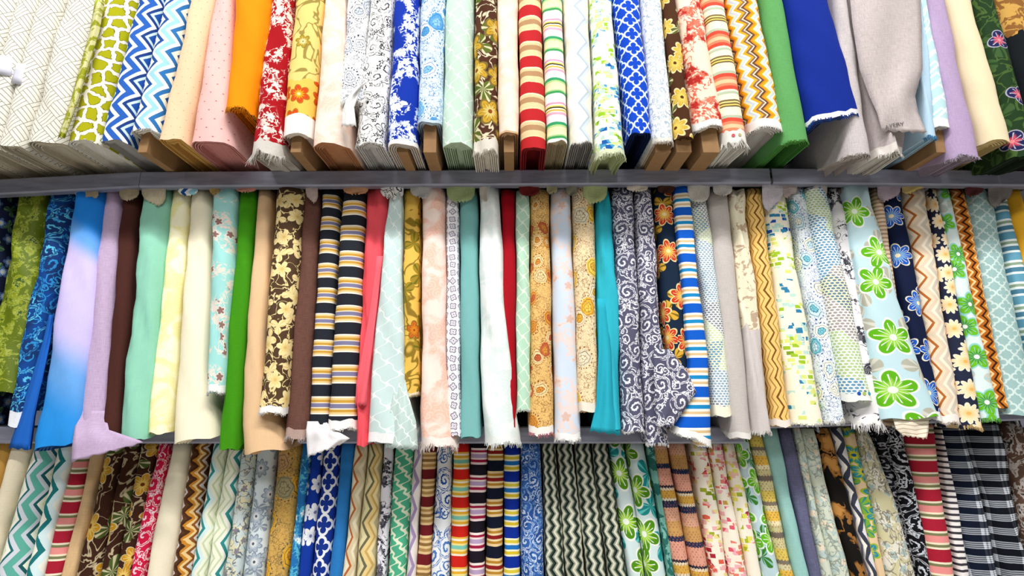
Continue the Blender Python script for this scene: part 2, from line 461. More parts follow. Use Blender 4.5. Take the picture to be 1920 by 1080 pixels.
# ------------------------------------------------------------------ fabric bolts
def loop(a, depth, b, nf=13, nsd=3, nr=4):
    """closed cross-section, rear centre -> left -> front -> right -> rear centre (seam doubled)"""
    pts = []
    rb = min(a, 0.6 * a + 0.004)
    for i in range(nr): t = math.pi / 2 * i / nr; pts.append((-a * math.sin(t), depth - rb * (1 - math.cos(t))))
    for i in range(nsd): t = i / nsd; pts.append((-a, (depth - rb) + (b - depth + rb) * t))
    for i in range(nf):
        t = math.pi * i / (nf - 1); c, s = math.cos(t), math.sin(t)
        pts.append((-a * math.copysign(abs(c) ** 0.85, c), b * (1 - s ** 0.85)))
    for i in range(nsd): t = (i + 1) / nsd; pts.append((a, b + (depth - rb - b) * t))
    for i in range(nr): t = math.pi / 2 * (1 - (i + 1) / nr); pts.append((a * math.sin(t), depth - rb * (1 - math.cos(t))))
    return pts
NCOL = len(loop(1, 5, 1))
NBOLT = 0; ROWOF = {}; ALL = []
def bolt(row, top, bot, yb, pat, label, yt=None, sl=0.0, dy=0.0, sv=0, svc='f6f4f0', core=None, fz=0, fzc=None, inn=None,
         mid=(), wr=1.0, bul=0.95, depth=None, layers=4, ztop=None, rough=0.88, hollow=False, shine=None):
    global NBOLT
    R = ROWS[row]; NBOLT += 1
    rnd = random.Random(NBOLT * 7 + 3)
    yt = R.ytop if yt is None else yt
    rows = [(yt,) + top] + list(mid) + [(yb,) + bot]
    L, Rr = [], []
    for i, (y, xl, xr) in enumerate(rows):
        last = i == len(rows) - 1
        L.append(R.at(xl, y - (sl / 2 if last else 0), dy)); Rr.append(R.at(xr, y + (sl / 2 if last else 0), dy))
    zl = [p[1] for p in L][::-1]; xl_ = [p[0] for p in L][::-1]; zr = [p[1] for p in Rr][::-1]; xr_ = [p[0] for p in Rr][::-1]
    def interp(z, zs, xs):
        if z <= zs[0]: return xs[0] + (z - zs[0]) * (xs[1] - xs[0]) / (zs[1] - zs[0])
        if z >= zs[-1]: return xs[-1] + (z - zs[-1]) * (xs[-1] - xs[-2]) / (zs[-1] - zs[-2])
        return float(np.interp(z, zs, xs))
    zt = R.ztop if ztop is None else ztop
    zt += rnd.uniform(-0.012, 0.0)
    if row == 'B': zt += R.lift(R.at(top[0], 810)[0])
    if R.zbot is not None: zbl = zbr = R.zbot + 0.002
    else: zbl, zbr = zl[0], zr[0]
    zb = (zbl + zbr) / 2
    dep = (depth or R.depth) + rnd.uniform(-0.03, 0.03)
    xc0 = (interp(zb, zl, xl_) + interp(zb, zr, xr_)) / 2
    root = bpy.data.objects.new('fabric_bolt', None); col.objects.link(root)
    org = np.array((xc0, R.Y(zb) + dep / 2 - dy, CH + zb)); root.location = org
    root['label'] = label; root['category'] = 'fabric bolt'; root['group'] = 'fabric bolts in the %s row' % R.name
    a_ref = max(0.006, (interp((zb + zt) / 2, zr, xr_) - interp((zb + zt) / 2, zl, xl_)) / 2)
    ph = [rnd.uniform(0, 6.28) for _ in range(8)]
    # cumulative arc length for u
    ref = loop(a_ref, dep, bul * a_ref); us = [0.0]
    for p, q in zip(ref, ref[1:]): us.append(us[-1] + math.hypot(q[0] - p[0], q[1] - p[1]))
    uc = us[NCOL // 2]; us = [(q - uc) * PXM for q in us]
    def ring(zf, inset=0.0, lift=0.0):
        """zf: height fraction 0..1 (or negative lift); returns NCOL points and v"""
        out = []
        for j in range(NCOL):
            tx = (loop_unit[j] + 1) / 2
            zc = zbl + (zbr - zbl) * tx + ragged[j] * (1 - zf)
            z = zc + (zt - zc) * zf + lift
            xl = interp(z, zl, xl_); xr = interp(z, zr, xr_)
            a = max(0.004, (xr - xl) / 2 * 0.975) ; cx = (xl + xr) / 2
            ain = max(a - inset, a * 0.12)
            pr = loop_cache(ain, dep - 2 * inset, bul * ain)
            px, py = pr[j]
            y = R.Y(z) - dy + py + inset
            wob = min(wr, 1.0 + 0.1 * (wr - 1)) * (0.0016 * math.sin(z * 17 + ph[0] + tx * 2.5) + 0.0008 * math.sin(z * 41 + ph[1] + tx * 6))
            wy = wr * (0.0022 * math.sin(z * 13 + ph[2] + tx * 5) + 0.0014 * math.sin(z * 37 + ph[3] + tx * 9))
            if wr > 2: wy += wr * 0.0012 * math.sin(tx * 13 + ph[4] + z * 9)
            if y > LIPY - 0.02 and row != 'B' and z < R.deck + R.lift(cx) + 0.003 and lift >= 0: z = R.deck + R.lift(cx) + 0.003
            out.append((cx + px + wob - org[0], y + wy - org[1], CH + z - org[2]))
        return out
    cache = {}
    def loop_cache(a, d, b):
        k = (round(a, 5), round(d, 5))
        if k not in cache: cache[k] = loop(a, d, b)
        return cache[k]
    loop_unit = [p[0] for p in loop(1, 6, 1)]
    amp = 0.0016 + fz * 0.0004
    ragged = [amp * (rnd.uniform(-1, 1)) + 0.003 * math.sin(j * 0.9 + ph[5]) for j in range(NCOL)]
    ragged[-1] = ragged[0]
    svf = min(0.4, sv / PXM / (zt - zb))
    def vof(p): return (p[2] + org[2] - CH - zb) * PXM
    def strip(name, fracs, mat):
        V, U, Fc = [], [], []
        for f in fracs:
            rg = ring(f); V += rg; U += [(us[j], vof(rg[j])) for j in range(NCOL)]
        for i in range(len(fracs) - 1):
            for j in range(NCOL - 1):
                p = i * NCOL + j; Fc.append((p, p + 1, p + 1 + NCOL, p + NCOL))
        return V, U, Fc, name, mat
    n = 22
    m = cloth(pat, rough)
    V, U, Fc, nm, mm = strip('outer_wrap', list(np.linspace(svf, 1, n)), m)
    base = len(V) - NCOL; Fc.append(tuple(base + j for j in range(NCOL - 1)))
    mesh_obj(nm, V, Fc, mm, root, U)
    if svf:
        V, U, Fc, nm, mm = strip('selvedge', list(np.linspace(0, svf, 4)), plain(svc, 0.9, 0.12))
        mesh_obj(nm, V, Fc, mm, root, U)
    # folded layers seen at the foot of the bolt
    if row != 'B':
        V, U, Fc = [], [], []
        amin = (interp(zb, zr, xr_) - interp(zb, zl, xl_)) / 2
        step = min(0.0075, amin * (0.75 if not hollow else 0.5) / (layers + 0.5))
        prof = [(0, 0)]
        for i in range(layers):
            o = step * (i + 0.55); prof += [(o, rnd.uniform(-0.001, 0.002)), (o + step * 0.1, 0.011), (step * (i + 1), 0.011), (step * (i + 1) + step * 0.06, rnd.uniform(0.0, 0.004))]
        prof += [(step * (layers + 0.5), 0.0), (step * (layers + 0.55), 0.05 if hollow else 0.016)]
        for o, lf in prof:
            rg = ring(0.0, o, lf); V += rg; U += [(us[j] + o * PXM, vof(rg[j])) for j in range(NCOL)]
        for i in range(len(prof) - 1):
            for j in range(NCOL - 1):
                p = i * NCOL + j; Fc.append((p, p + NCOL, p + 1 + NCOL, p + 1))
        b0 = len(V) - NCOL; Fc.append(tuple(b0 + j for j in range(NCOL - 1))[::-1])
        mesh_obj('inner_folds', V, Fc, plain(inn, 0.92, 0.2) if inn else m, root, U, smooth=False)
    if core:
        cw = core if isinstance(core, float) else 0.022
        zc = R.deck + 0.002; xm = (interp(zb, zl, xl_) + interp(zb, zr, xr_)) / 2
        slope = ((interp(zt, zl, xl_) + interp(zt, zr, xr_)) / 2 - xm) / (zt - zb)
        y0 = R.Y(zb) - dy + 0.028; y1 = R.Y(zb) - dy + dep - 0.03
        V = []
        for z, x in ((zc, xm + slope * (zc - zb)), (zb + 0.06, xm + slope * 0.06)):
            for y in (y0, y1):
                for sx in (-cw, cw): V.append((x + sx * 0.5 - org[0], y - org[1], CH + z - org[2]))
        Fc = [(0, 2, 3, 1), (4, 5, 7, 6), (0, 1, 5, 4), (2, 6, 7, 3), (0, 4, 6, 2), (1, 3, 7, 5)]
        mesh_obj('cardboard_core', V, Fc, CARD, root, smooth=False)
    if fz:
        V, Fc = [], []
        j0, j1 = 7, NCOL - 8
        rg = ring(0.0)
        for k in range(int(26 * (1 + fz / 12))):
            t = j0 + rnd.random() * (j1 - j0); j = int(t); f = t - j
            p = np.array(rg[j]) * (1 - f) + np.array(rg[min(j + 1, NCOL - 1)]) * f
            ln = rnd.uniform(0.4, 1.0) * fz / PXM; wd = 0.0016
            if p[1] + org[1] > LIPY - 0.03: continue
            q = len(V); dx = rnd.uniform(-0.5, 0.5) * ln; dyy = rnd.uniform(-0.5, 0.2) * ln
            V += [(p[0] - wd, p[1] - 0.0005, p[2] + 0.004), (p[0] + wd, p[1] - 0.0005, p[2] + 0.004), (p[0] + dx + 0.0006, p[1] + dyy, p[2] - ln), (p[0] + dx - 0.0006, p[1] + dyy, p[2] - ln), (p[0], p[1] + 0.003, p[2] + 0.004)]
            Fc += [(q, q + 1, q + 2, q + 3), (q + 1, q + 4, q + 2), (q + 4, q, q + 3, q + 2)]
        if V:
            o = mesh_obj('frayed_edge', V, Fc, plain(fzc or svc, 0.95, 0.1), root, [(0, 0)] * len(V)); o['kind'] = 'stuff'
    ROWOF[root.name] = row; ALL.append((label, root, pat))
    return root
def sheet(root, name, rows, mat_pat, off=0.01, wr=0.003, bulge=0.01, nc=14, sub=5, thick=0.0018, row=None, plane=None, uoff=0.0, fold=2.0, seed=1, grow=0.0, rag=2.2):
    """a loose tongue of cloth in front of the bolt: rows of (y, x_left, x_right, slant)"""
    R = plane or ROWS[row or ROWOF[root.name]]; org = np.array(root.location); rnd = random.Random(seed)
    pts = []
    ys = [r[0] for r in rows]; N = (len(rows) - 1) * sub + 1
    tt = np.linspace(0, len(rows) - 1, N)
    g = lambda k, t: float(np.interp(t, range(len(rows)), [r[k] if len(r) > k else 0.0 for r in rows]))
    ph = [rnd.uniform(0, 6.28) for _ in range(4)]
    V, U, Fc = [], [], []
    for side in (0, 1):
        for t in tt:
            for j in range(nc):
                s = j / (nc - 1)
                px = g(1, t) + (g(2, t) - g(1, t)) * s; py = g(0, t) + g(3, t) * (s - 0.5)
                if t == tt[-1]: py += rag * math.sin(j * 2.3 + ph[3])
                w = min(1.0, (t / grow)) if grow else 1.0; w = w * w * (3 - 2 * w)
                d = (off * w - 0.006 * (1 - w)) + bulge * (0.4 + 0.6 * w) * (1 - (2 * s - 1) ** 2) + wr * math.sin(s * 6.28 * fold + ph[0] + t * 0.9) * (0.3 + 0.7 * t / (len(rows) - 1)) + wr * 0.6 * math.sin(t * 2.1 + s * 5 + ph[1])
                x, z = R.at(px, py, d); y = R.Y(z) - d + side * thick
                V.append((x - org[0], y - org[1], CH + z - org[2])); U.append((x * PXM + uoff, z * PXM))
    nn = N * nc
    for i in range(N - 1):
        for j in range(nc - 1):
            p = i * nc + j
            Fc.append((p, p + nc, p + nc + 1, p + 1)); Fc.append((nn + p, nn + p + 1, nn + p + nc + 1, nn + p + nc))
    rim = [i * nc for i in range(N)] + [(N - 1) * nc + j for j in range(1, nc)] + [i * nc + nc - 1 for i in range(N - 2, -1, -1)] + [j for j in range(nc - 2, 0, -1)]
    for a, b in zip(rim, rim[1:] + rim[:1]): Fc.append((a, nn + a, nn + b, b))
    return mesh_obj(name, V, Fc, cloth(mat_pat), root, U)

from mathutils import Vector, Matrix
from mathutils.bvhtree import BVHTree
def on_cloth(root, part, px, py):
    """point and normal where the pixel's ray meets a part of this bolt"""
    o = [c for c in root.children if c.name.split('.')[0] == part][0]
    off = Vector(root.location)
    t = BVHTree.FromPolygons([v.co + off for v in o.data.vertices], [tuple(p.vertices) for p in o.data.polygons])
    a = (px - 960.0) / F; b = (540.0 - py) / F
    d = Vector((a, math.cos(TH) - b * math.sin(TH), math.sin(TH) + b * math.cos(TH))).normalized()
    hit, nor, _, _ = t.ray_cast(Vector((0, 0, CH)), d)
    if hit is None: return None
    if nor.dot(d) > 0: nor = -nor
    return hit, nor, o, off
def frame(nor, roll=0.0):
    x = Vector((0, 0, 1)).cross(nor).normalized(); y = nor.cross(x)
    return Matrix((x, y, nor)).transposed() @ Matrix.Rotation(roll, 3, 'Z')
def colour_dot(root, part, px, py, r, c):
    h = on_cloth(root, part, px, py)
    if not h: return
    hit, nor, o, off = h; M3 = frame(nor); r = r / 580.0
    V = [hit + nor * 0.0012 - off] + [hit + nor * 0.0012 + M3 @ Vector((r * math.cos(t), r * math.sin(t), 0)) - off for t in [i * math.pi / 6 for i in range(12)]]
    mesh_obj('printed_dot', V, [(0, i + 1, (i + 1) % 12 + 1) for i in range(12)], plain(c), root, [(0, 0)] * 13)
def letter(root, part, px, py, ch, size, roll, c):
    h = on_cloth(root, part, px, py)
    if not h: return
    hit, nor, o, off = h
    cu = bpy.data.curves.new('printed_letter', 'FONT'); cu.body = ch; cu.size = size; cu.align_x = 'CENTER'; cu.align_y = 'CENTER'
    cu.extrude = 0.0002; cu.materials.append(INK)
    tmp = bpy.data.objects.new('printed_letter', cu); me = bpy.data.meshes.new_from_object(tmp); bpy.data.objects.remove(tmp)
    t = bpy.data.objects.new('printed_letter', me); col.objects.link(t); t.parent = root
    t.matrix_local = Matrix.Translation(hit + nor * 0.0022 - off) @ frame(nor, roll).to_4x4()
INK = matte('grey_ink', '55504e', '6a6462', 30.0)
# ---- top row
creamw = basket('ebe8de', '78735f')
bolt('T', (-45, 27), (-150, -80), 275, creamw, 'cream basket-weave print bolt cut by the left edge of the photo', inn='c9bda6')
c2 = bolt('T', (27, 61), (-80, -12), 272, creamw, 'narrow cream basket-weave bolt, second from the left in the top row', inn='c9bda6')
c3 = bolt('T', (61, 107), (-12, 32), 272, creamw, 'cream basket-weave bolt with a paper tag, third from the left in the top row', inn='c9bda6')
bolt('T', (107, 180), (32, 112), 264, creamw, 'widest cream basket-weave bolt, right beside the olive green trellis bolt', inn='c9bda6', wr=2.0)
for r_, rows_ in ((c2, [(104, -12, 30, 3), (139, -26, 21, 8)]), (c3, [(120, 31, 56, 4), (158, 20, 49, 6)])):
    o_ = sheet(r_, 'paper_tag', rows_, solid('dfe0ee', 0.02), off=-0.008, wr=0.0, bulge=0.012, nc=9, sub=3, thick=0.0008, rag=0.0)
olive = pebbles('efe9da', 'a9a80c', '6a6408', 31)
g_ = bolt('T', (180, 250), (114, 180), 264, olive, 'olive green and cream trellis print bolt with rolled left edge', inn='e6e0d4', layers=2, fz=3)
sheet(g_, 'rolled_edge', [(0, 178, 196), (60, 168, 186), (120, 151, 166), (190, 132, 146), (258, 108, 121)], toile('9aa022', 'd8d59a', 20, 0.5), off=0.012, wr=0.003, bulge=0.012, nc=7)
bchev = zig(62, '13 1f52a8 10 f4f6f8 15 2b62bd 9 f4f6f8 8 1d3f86 7 cfe6ea', 52, 26, 0.25)
bolt('T', (250, 300), (176, 234), 262, bchev, 'white bolt with broad royal blue zigzag beside the olive trellis bolt', inn='aaa6a4', layers=2)
bchev2 = zig(60, '8 1d4f9c 9 f4f6f8 12 9fd6e8 9 f4f6f8 11 2f74b8 11 f0efe2', 50, 24, 0.1)
bolt('T', (300, 349), (236, 290), 243, bchev2, 'white bolt with navy and aqua zigzag beside the peach dotted bolt', inn='e9e4da', core=0.03, fz=6)
bolt('T', (350, 397), (288, 342), 260, dots('f3d3ad', 'd9a67c', 16, 18, 1.0), 'peach bolt with pin dots between the aqua zigzag and pink bolts', inn='cf9f57')
bolt('T', (397, 430), (343, 428), 264, dots('f5c4bf', 'c06a68', 17, 19, 1.2), 'pink pin-dot bolt partly behind the orange bolt', inn='c98580', layers=3)
bolt('T', (428, 503), (413, 469), 203, solid('f79405', 0.05), 'plain bright orange bolt hanging short in the top row', sl=6, dy=0.015, inn='d97c08', fz=10, fzc='e08a10', mid=[(110, 424, 486)], depth=0.3)
bolt('T', (503, 546), (462, 522), 284, sprays('a80c1a', 'f0dfd6', 46, 0.51, 'f6ece6'), 'crimson red toile bolt with white flowers and shaggy white foot', sv=26, svc='d8d2ca', fz=22, inn='b9b0a8')
bolt('T', (546, 605), (521, 579), 250, over(floral('f3d27f', 130, 6, 0.12, 'b89a2c', 'f0e0a0', '8c7a2a', '8c7a2a', sprig='9c8a44', seed=40, ew=0.02), floral('eec55a', 48, 6, 0.40, 'd9481a', 'f3b61c', 'e9d9a0', 'b86a1a', seed=10), 36, 120), 'yellow bolt with orange blossoms and a white band at its foot', sv=42, core=0.034, inn='e8ddd0', layers=2)
bolt('T', (605, 643), (578, 652), 268, damask('f6d3c0', 'fbeee4', 34, 3), 'pale peach damask bolt between the yellow floral and paisley bolts', inn='b9835c', layers=3)
p_ = bolt('T', (647, 690), (632, 678), 188, paisley('f3f4f6', '28324c', 46, ('e4e8ee', 'f7f7f8', 'cfd6e2'), 5), 'white bolt with navy outline paisley and a torn fluffy end', fz=14, inn='e9e7e4', depth=0.3)
sheet(p_, 'torn_end', [(160, 665, 688, -14), (178, 648, 676, -22), (205, 642, 664, -8), (236, 640, 668, 0)], solid('f4f3f2', 0.1), off=0.016, wr=0.006, bulge=0.012, nc=9)
bolt('T', (690, 736), (659, 718), 268, scroll('f6f5f3', '2c2c33', 44, 30, 0.45, 0.5, 0.50, seed=11), 'white bolt with black scrolling paisley sprays, left of the royal blue toile', inn='c9c8c6', fz=5)
bolt('T', (736, 783), (721, 782), 270, sprays('0f34a8', 'dfe8f8', 46, 0.50, 'f2f6fb', 3.0, 0.40), 'royal blue and white toile bolt with a white selvedge', sv=9, inn='cfc6bb', core=0.034, layers=3)
bolt('T', (786, 833), (780, 828), 228, paisley('dcebf6', '2a74b8', 52, ('8cc4ea', 'f4f8fb', '5aa0d8'), 27), 'light blue paisley bolt with its board showing, left of the sage trellis bolt', sv=6, svc='c6d8e6', core=0.042, inn='b7c6d2', layers=2)
bolt('T', (833, 888), (826, 886), 268, trellis('c4dccd', 'e9f2ea', 34, 42, 0.16), 'sage green trellis bolt with tightly rolled foot in the top row', inn='b2c4a8', layers=5, bul=0.95)
brfl = floral('4e2c1c', 74, 6, 0.36, 'c79c2c', 'e8cf7a', '8a4a18', '7d6a30', leaf=('5d6a26', 'd8cfa6'), sprig='e4d6b4', rnd=0.8)
bolt('T', (889, 932), (886, 934), 282, brfl, 'dark brown bolt with golden lilies and a crumpled cream foot', sv=24, svc='e6ded2', fz=8, inn='e3dace', wr=2.2)
bolt('T', (932, 971), (934, 974), 248, damask('f4ddc8', 'fbf0e2', 24, 9, 0.6), 'pale peach bolt with faint print beside the red striped bolt', core=0.034, inn='c99f77', sv=4, svc='d9b58c', layers=2)
bolt('T', (972, 1015), (976, 1027), 276, stripes(60, '24 c2272c 3 f2d9a8 10 edd3a2 11 b98f66 6 e8cd9c 3 f6e6c4', 0.05), 'bold red and tan horizontally striped bolt in the top row', inn='7c1a1e', hollow=True, layers=2)
bolt('T', (1017, 1055), (1026, 1067), 264, stripes(97, '6 f7f3ee 5 3f9e5a 3 9fcf8a 8 f6f0c0 9 f3e3b8 4 b5d68e 6 36a06a 16 f7f3f2 5 e7a8c0 3 f6ead0 3 d9b03a 3 f6f0d8 3 3a3a2a 3 f0d86a 3 f6f0e0 4 dfa0bc 14 f7f4f4'), 'white bolt with thin green, pink and yellow stripes', inn='bcae8c', layers=5)
bolt('T', (1057, 1106), (1069, 1116), 266, zig(58, '15 f2f0ec 5 b9c6d2 8 d3dce2 18 eee6dc 12 f2f0ec', 56, 22), 'pale ivory bolt with faint grey zigzag', inn='8c8a86', fz=4)
bolt('T', (1107, 1150), (1116, 1178), 288, blocks('f3f5ea', ['1d5fae', '4aa0cc', 'bfdccb', 'd5e59a', '9ccc2c', '6fb020'], 18, 11, 0.62, 3.0, 28), 'white bolt with lime green and blue brush blocks, foot drooping over the shelf', sv=10, svc='dfe6c4', fz=8, inn='c3cc9c', layers=4, hollow=True, mid=[(180, 1117, 1166)])
bolt('T', (1152, 1204), (1181, 1226), 248, quatre('0d47c6', 'dceaf8', 34, 34, 0.045), 'royal blue quatrefoil lattice bolt in the top row', inn='14234e', layers=2, hollow=True)
bolt('T', (1205, 1243), (1226, 1269), 264, scroll('f1f4f6', 'a4b6c6', 30, 20, 0.45, 0.5, 0.6, seed=70), 'white bolt with pale grey-blue vines between the quatrefoil and brown bolts', sv=8, svc='ebe6dc', core=0.05, inn='cdbfae', fz=5, layers=2)
bolt('T', (1245, 1270), (1269, 1303), 256, floral('4c2c18', 56, 8, 0.36, 'd3ac34', 'e8c850', '5a3416', 'e8d8a0', leaf=('5c6030', 'd8cfa0'), rnd=0.7, seed=21), 'narrow brown bolt with yellow sunflowers beside the coral toile bolt', core=0.05, inn='5a3a22', layers=2)
bolt('T', (1270, 1320), (1303, 1365), 236, sprays('f8dfca', 'd86a52', 60, 0.50, 'b92c28', 4.0, 0.40), 'cream bolt with coral red flowers and a white selvedge', sv=14, core=0.055, inn='d8cfc4', fz=4, sl=-8, layers=2)
cs_ = bolt('T', (1320, 1365), (1360, 1408), 266, stripes(98, '8 f7e6cc 3 6a5a34 3 f0d06a 3 6a5a34 3 f5dc8a 4 7c6a40 12 f8ead2 6 b8c4a8 4 f8ead2 8 e0503a 6 ee8a66 8 f6c79a 6 ee8a66 8 dd4e3a 6 b8c4a8 10 f8ead2', 0.3), 'coral, cream and sage striped bolt with a ragged white foot', sv=26, svc='efebe4', fz=14, inn='e6e2da', layers=4)
bolt('T', (1368, 1430), (1411, 1481), 238, zig(44, '5 6a452e 4 d98a1c 6 f0a818 5 f7e4c0 5 c6d3e6 5 f7ecd8 6 eeaa20 5 8a6a58 3 f3e0c4', 26, 13, 0.0, 5.0), 'orange, brown and white flame-stitch zigzag bolt', sv=18, inn='c6c2be', fz=6, layers=4, sl=4)
bolt('T', (1432, 1474), (1471, 1526), 264, solid('64a862', 0.14), 'plain apple green bolt beside the flame-stitch zigzag bolt', inn='4c8a3e', fz=5, fzc='5c9a4a', hollow=True, layers=4)
bolt('T', (1478, 1566), (1523, 1624), 216, solid('0b2b92', 0.12), 'wide plain royal blue bolt with a white frayed selvedge', sv=11, svc='eceaf2', fz=9, fzc='1c3f8e', inn='33467e', sl=-20, dy=0.02, hollow=True, layers=3, bul=0.5, depth=0.36)
bolt('T', (1568, 1594), (1590, 1641), 288, solid('cfc6c6', 0.22), 'narrow grey linen bolt between the royal blue and draped linen bolts', fz=5, fzc='b9b0ac', inn='b5aaa6')
l_ = bolt('T', (1596, 1722), (1652, 1702), 288, solid('c9bdbc', 0.24), 'broad draped grey linen bolt with wrinkled overhanging end in the top row', wr=3.5, mid=[(120, 1610, 1718), (205, 1638, 1704)], fz=7, inn='cfc8c2', sv=18, svc='e4dcd6', bul=0.45)
sheet(l_, 'loose_end', [(-70, 1588, 1724), (40, 1598, 1728), (130, 1612, 1730), (180, 1630, 1716), (212, 1645, 1722), (247, 1654, 1738, 4)], solid('cbbfbd', 0.24), off=0.012, wr=0.008, bulge=0.02, fold=1.6, seed=5)
bolt('T', (1722, 1731), (1738, 1760), 256, solid('b5d2e6', 0.08), 'sliver of plain light blue bolt beside the draped linen', fz=8, fzc='4a88b4')
bolt('T', (1728, 1740), (1754, 1790), 236, lines('b9dade', 'f2f8f8', 26, 0.10, 18, 34, True), 'pale aqua bolt with white sketched lines and a white selvedge', sv=18, core=0.03, inn='dcd8d0')
bolt('T', (1740, 1780), (1791, 1848), 292, solid('b7a0c4', 0.16), 'plain lavender bolt in the top row beside the cream bolt', fz=7, fzc='a89cae', inn='a394a4')
bolt('T', (1782, 1833), (1850, 1909), 262, solid('ecdcb8', 0.05), 'plain cream bolt with layered foot in the top row at right', inn='d8bf86', layers=5)
bolt('T', (1834, 1873), (1910, 1962), 290, floral('1f381c', 84, 3, 0.27, '1d2350', 'c84a5e', 'e88a90', 'b9b4c8', seed=33, leaf=('3c5a30', '24421f'), sprig='45602c', ew=0.02, rnd=0.9), 'dark green bolt with navy and pink bird-like flowers at right edge', inn='233020')
bolt('T', (1874, 1945), (1964, 2040), 285, over(solid('10161a', 0.2), toile('8a5c2c', 'c79a4e', 24, 0.5), 268, 600), 'black bolt with golden brown upper part in the top right corner', inn='151515')
# ---- middle row
bolt('M', (-30, 10), (-150, -70), 800, floral('0d1530', 40, 5, 0.32, '39507c', '9ab0cc', 'c9b070', leaf=('2c4a3c', '5c7a50')), 'dark navy floral bolt at the far left edge of the middle row')
bolt('M', (18, 74), (-48, 27), 735, toile('5a6a10', '7f8a1c', 26, 0.5, 3.0, 0.8, '2c4a1e', 0.60, vein='98a44a'), 'olive green shimmering brocade bolt at left of the middle row', yt=400, sl=8, sv=0, inn='4a5a12', wr=2.5, rough=0.5)
bolt('M', (84, 127), (4, 36), 800, scroll('0e3f86', '58b8dc', 44, 20, 0.4, 0.5, 0.55, '2a86c4', '123064', seed=13), 'deep blue batik bolt with turquoise scrolls beside the olive brocade', sv=26, svc='e4e8f0', wr=2.0)
b_ = bolt('M', (129, 186), (52, 136), 838, ombre_shade([(0, '1f86d6'), (0.10, '2b8fe0'), (0.26, '6aa6e8'), (0.42, 'c9bdf0'), (0.70, 'd2c4f2'), (0.80, '6aa8ee'), (0.88, '1e80dc'), (1, '1a78d4')]), 'blue and lilac shaded plain bolt with wide flaring foot', wr=2.0, dy=0.02, mid=[(640, 84, 160)], sl=-16, bul=0.6, inn='2a5c9c')  # ombre dye; the upper blue is the top shelf's shadow painted into the ramp
sheet(b_, 'loose_end', [(590, 92, 100), (640, 80, 94), (720, 55, 78), (780, 36, 66), (842, 16, 58, 4)], ombre_shade([(0, '1c5fb8'), (1, '4a8cd8')]), off=-0.004, wr=0.004, bulge=0.012, nc=8, grow=2.0)
v_ = bolt('M', (188, 222), (134, 192), 845, solid('c3abcb', 0.18), 'lavender linen bolt whose foot sweeps right under its neighbours', fz=4, fzc='b89fc0', mid=[(640, 158, 200)])
sheet(v_, 'loose_end', [(770, 146, 196, 0), (806, 139, 204, 0), (832, 135, 262, -12), (848, 134, 268, -36)], solid('c3abcb', 0.18), off=0.022, wr=0.003, bulge=0.006, grow=2.0)
bolt('M', (223, 253), (186, 214), 824, solid('4a2620', 0.15), 'plain dark chocolate brown bolt between lavender and mint bolts')
bolt('M', (257, 313), (212, 270), 826, solid('8fcdb4', 0.05), 'plain mint green bolt in the middle row', sl=-8, wr=2.4, inn='6fae96', dy=0.01)
bolt('M', (316, 349), (269, 308), 813, damask('efe8a4', 'fbf8dc', 34, 2, 0.8), 'pale lemon yellow damask bolt between mint and cream bolts', inn='dcd49a')
bolt('M', (351, 391), (311, 398), 826, solid('f3ebd0', 0.04), 'plain cream bolt with spreading foot in the middle row', sl=-14, mid=[(690, 322, 383)], wr=1.6, inn='e8dfc0')
bolt('M', (392, 438), (384, 414), 737, sprays('9cd6d2', 'e6d8cc', 56, 0.54, '8c6a64', 6.0, 0.36), 'aqua bolt with brown sprigs ending short above the green bolt', sv=14, svc='eaeeea', fz=5, dy=0.02, wr=1.8)
bolt('M', (445, 476), (405, 440), 843, solid('3f8f10', 0.10), 'plain grass green bolt in the middle row', inn='2f6a10')
bolt('M', (479, 506), (442, 532), 848, solid('e3be94', 0.06), 'plain tan bolt behind the brown and cream scroll bolt', sl=-10, mid=[(700, 450, 490)], inn='cfa77c')
bolt('M', (510, 564), (479, 529), 775, floral('523c2a', 52, 5, 0.34, 'f0dca0', 'e8cc84', 'd8b870', leaf=('f0dca0', 'e0c080'), lsc=0.85, rnd=0.75, sprig='ecd698', notch=0.55), 'dark brown bolt with cream rose scrolls and a white selvedge', sv=12, dy=0.03, fz=4)
bolt('M', (567, 596), (528, 574), 822, solid('6e4a40', 0.28), 'brown linen bolt with fluffy fringed foot beside the navy stripes', sv=16, svc='b79c92', fz=8, fzc='d9c9c2')
nst = '24 23262f 3 f5efe2 4 e9c98a 5 c99a3c 2 f0e4cc 8 7d7a9c 2 f0e4cc 5 c99a3c 4 e9c98a 3 f5efe2'
ns1, ns2 = stripes(52, nst, 0.45), stripes(57, nst, 0.0)
s_ = bolt('M', (599, 633), (572, 612), 832, ns1, 'narrower navy, gold and white striped bolt beside the brown linen', sv=24, svc='f0eeec', fz=6)
sheet(s_, 'loose_end', [(790, 576, 610, 0), (806, 574, 628, 0), (826, 575, 656, -8), (846, 577, 636, -22)], solid('eae6e8', 0.10), off=0.010, wr=0.005, bulge=0.010, fold=2.5, grow=1.5)
bolt('M', (637, 681), (608, 664), 806, ns2, 'wider navy, gold and white striped bolt beside the coral bolt', sv=16, dy=0.012, fz=5)
k_ = bolt('M', (683, 728), (664, 690), 836, solid('ee5560', 0.05), 'plain coral pink bolt with a soft fold in the middle row', wr=3.0, mid=[(640, 672, 702)], inn='d8404c')
sheet(k_, 'loose_end', [(480, 706, 718), (600, 690, 704), (720, 668, 690), (760, 666, 688)], solid('f06470', 0.05), off=0.006, wr=0.005, bulge=0.010, nc=8, fold=1.0, grow=1.5)
q_ = bolt('M', (727, 753), (684, 772), 830, trellis('c6dbd9', 'eaf2f0', 36, 40, 0.13), 'pale aqua trellis bolt flaring wide over the shelf edge', mid=[(560, 707, 752), (700, 692, 758)], sv=16, svc='f2f2f2', dy=0.015, bul=0.5, wr=2.0)
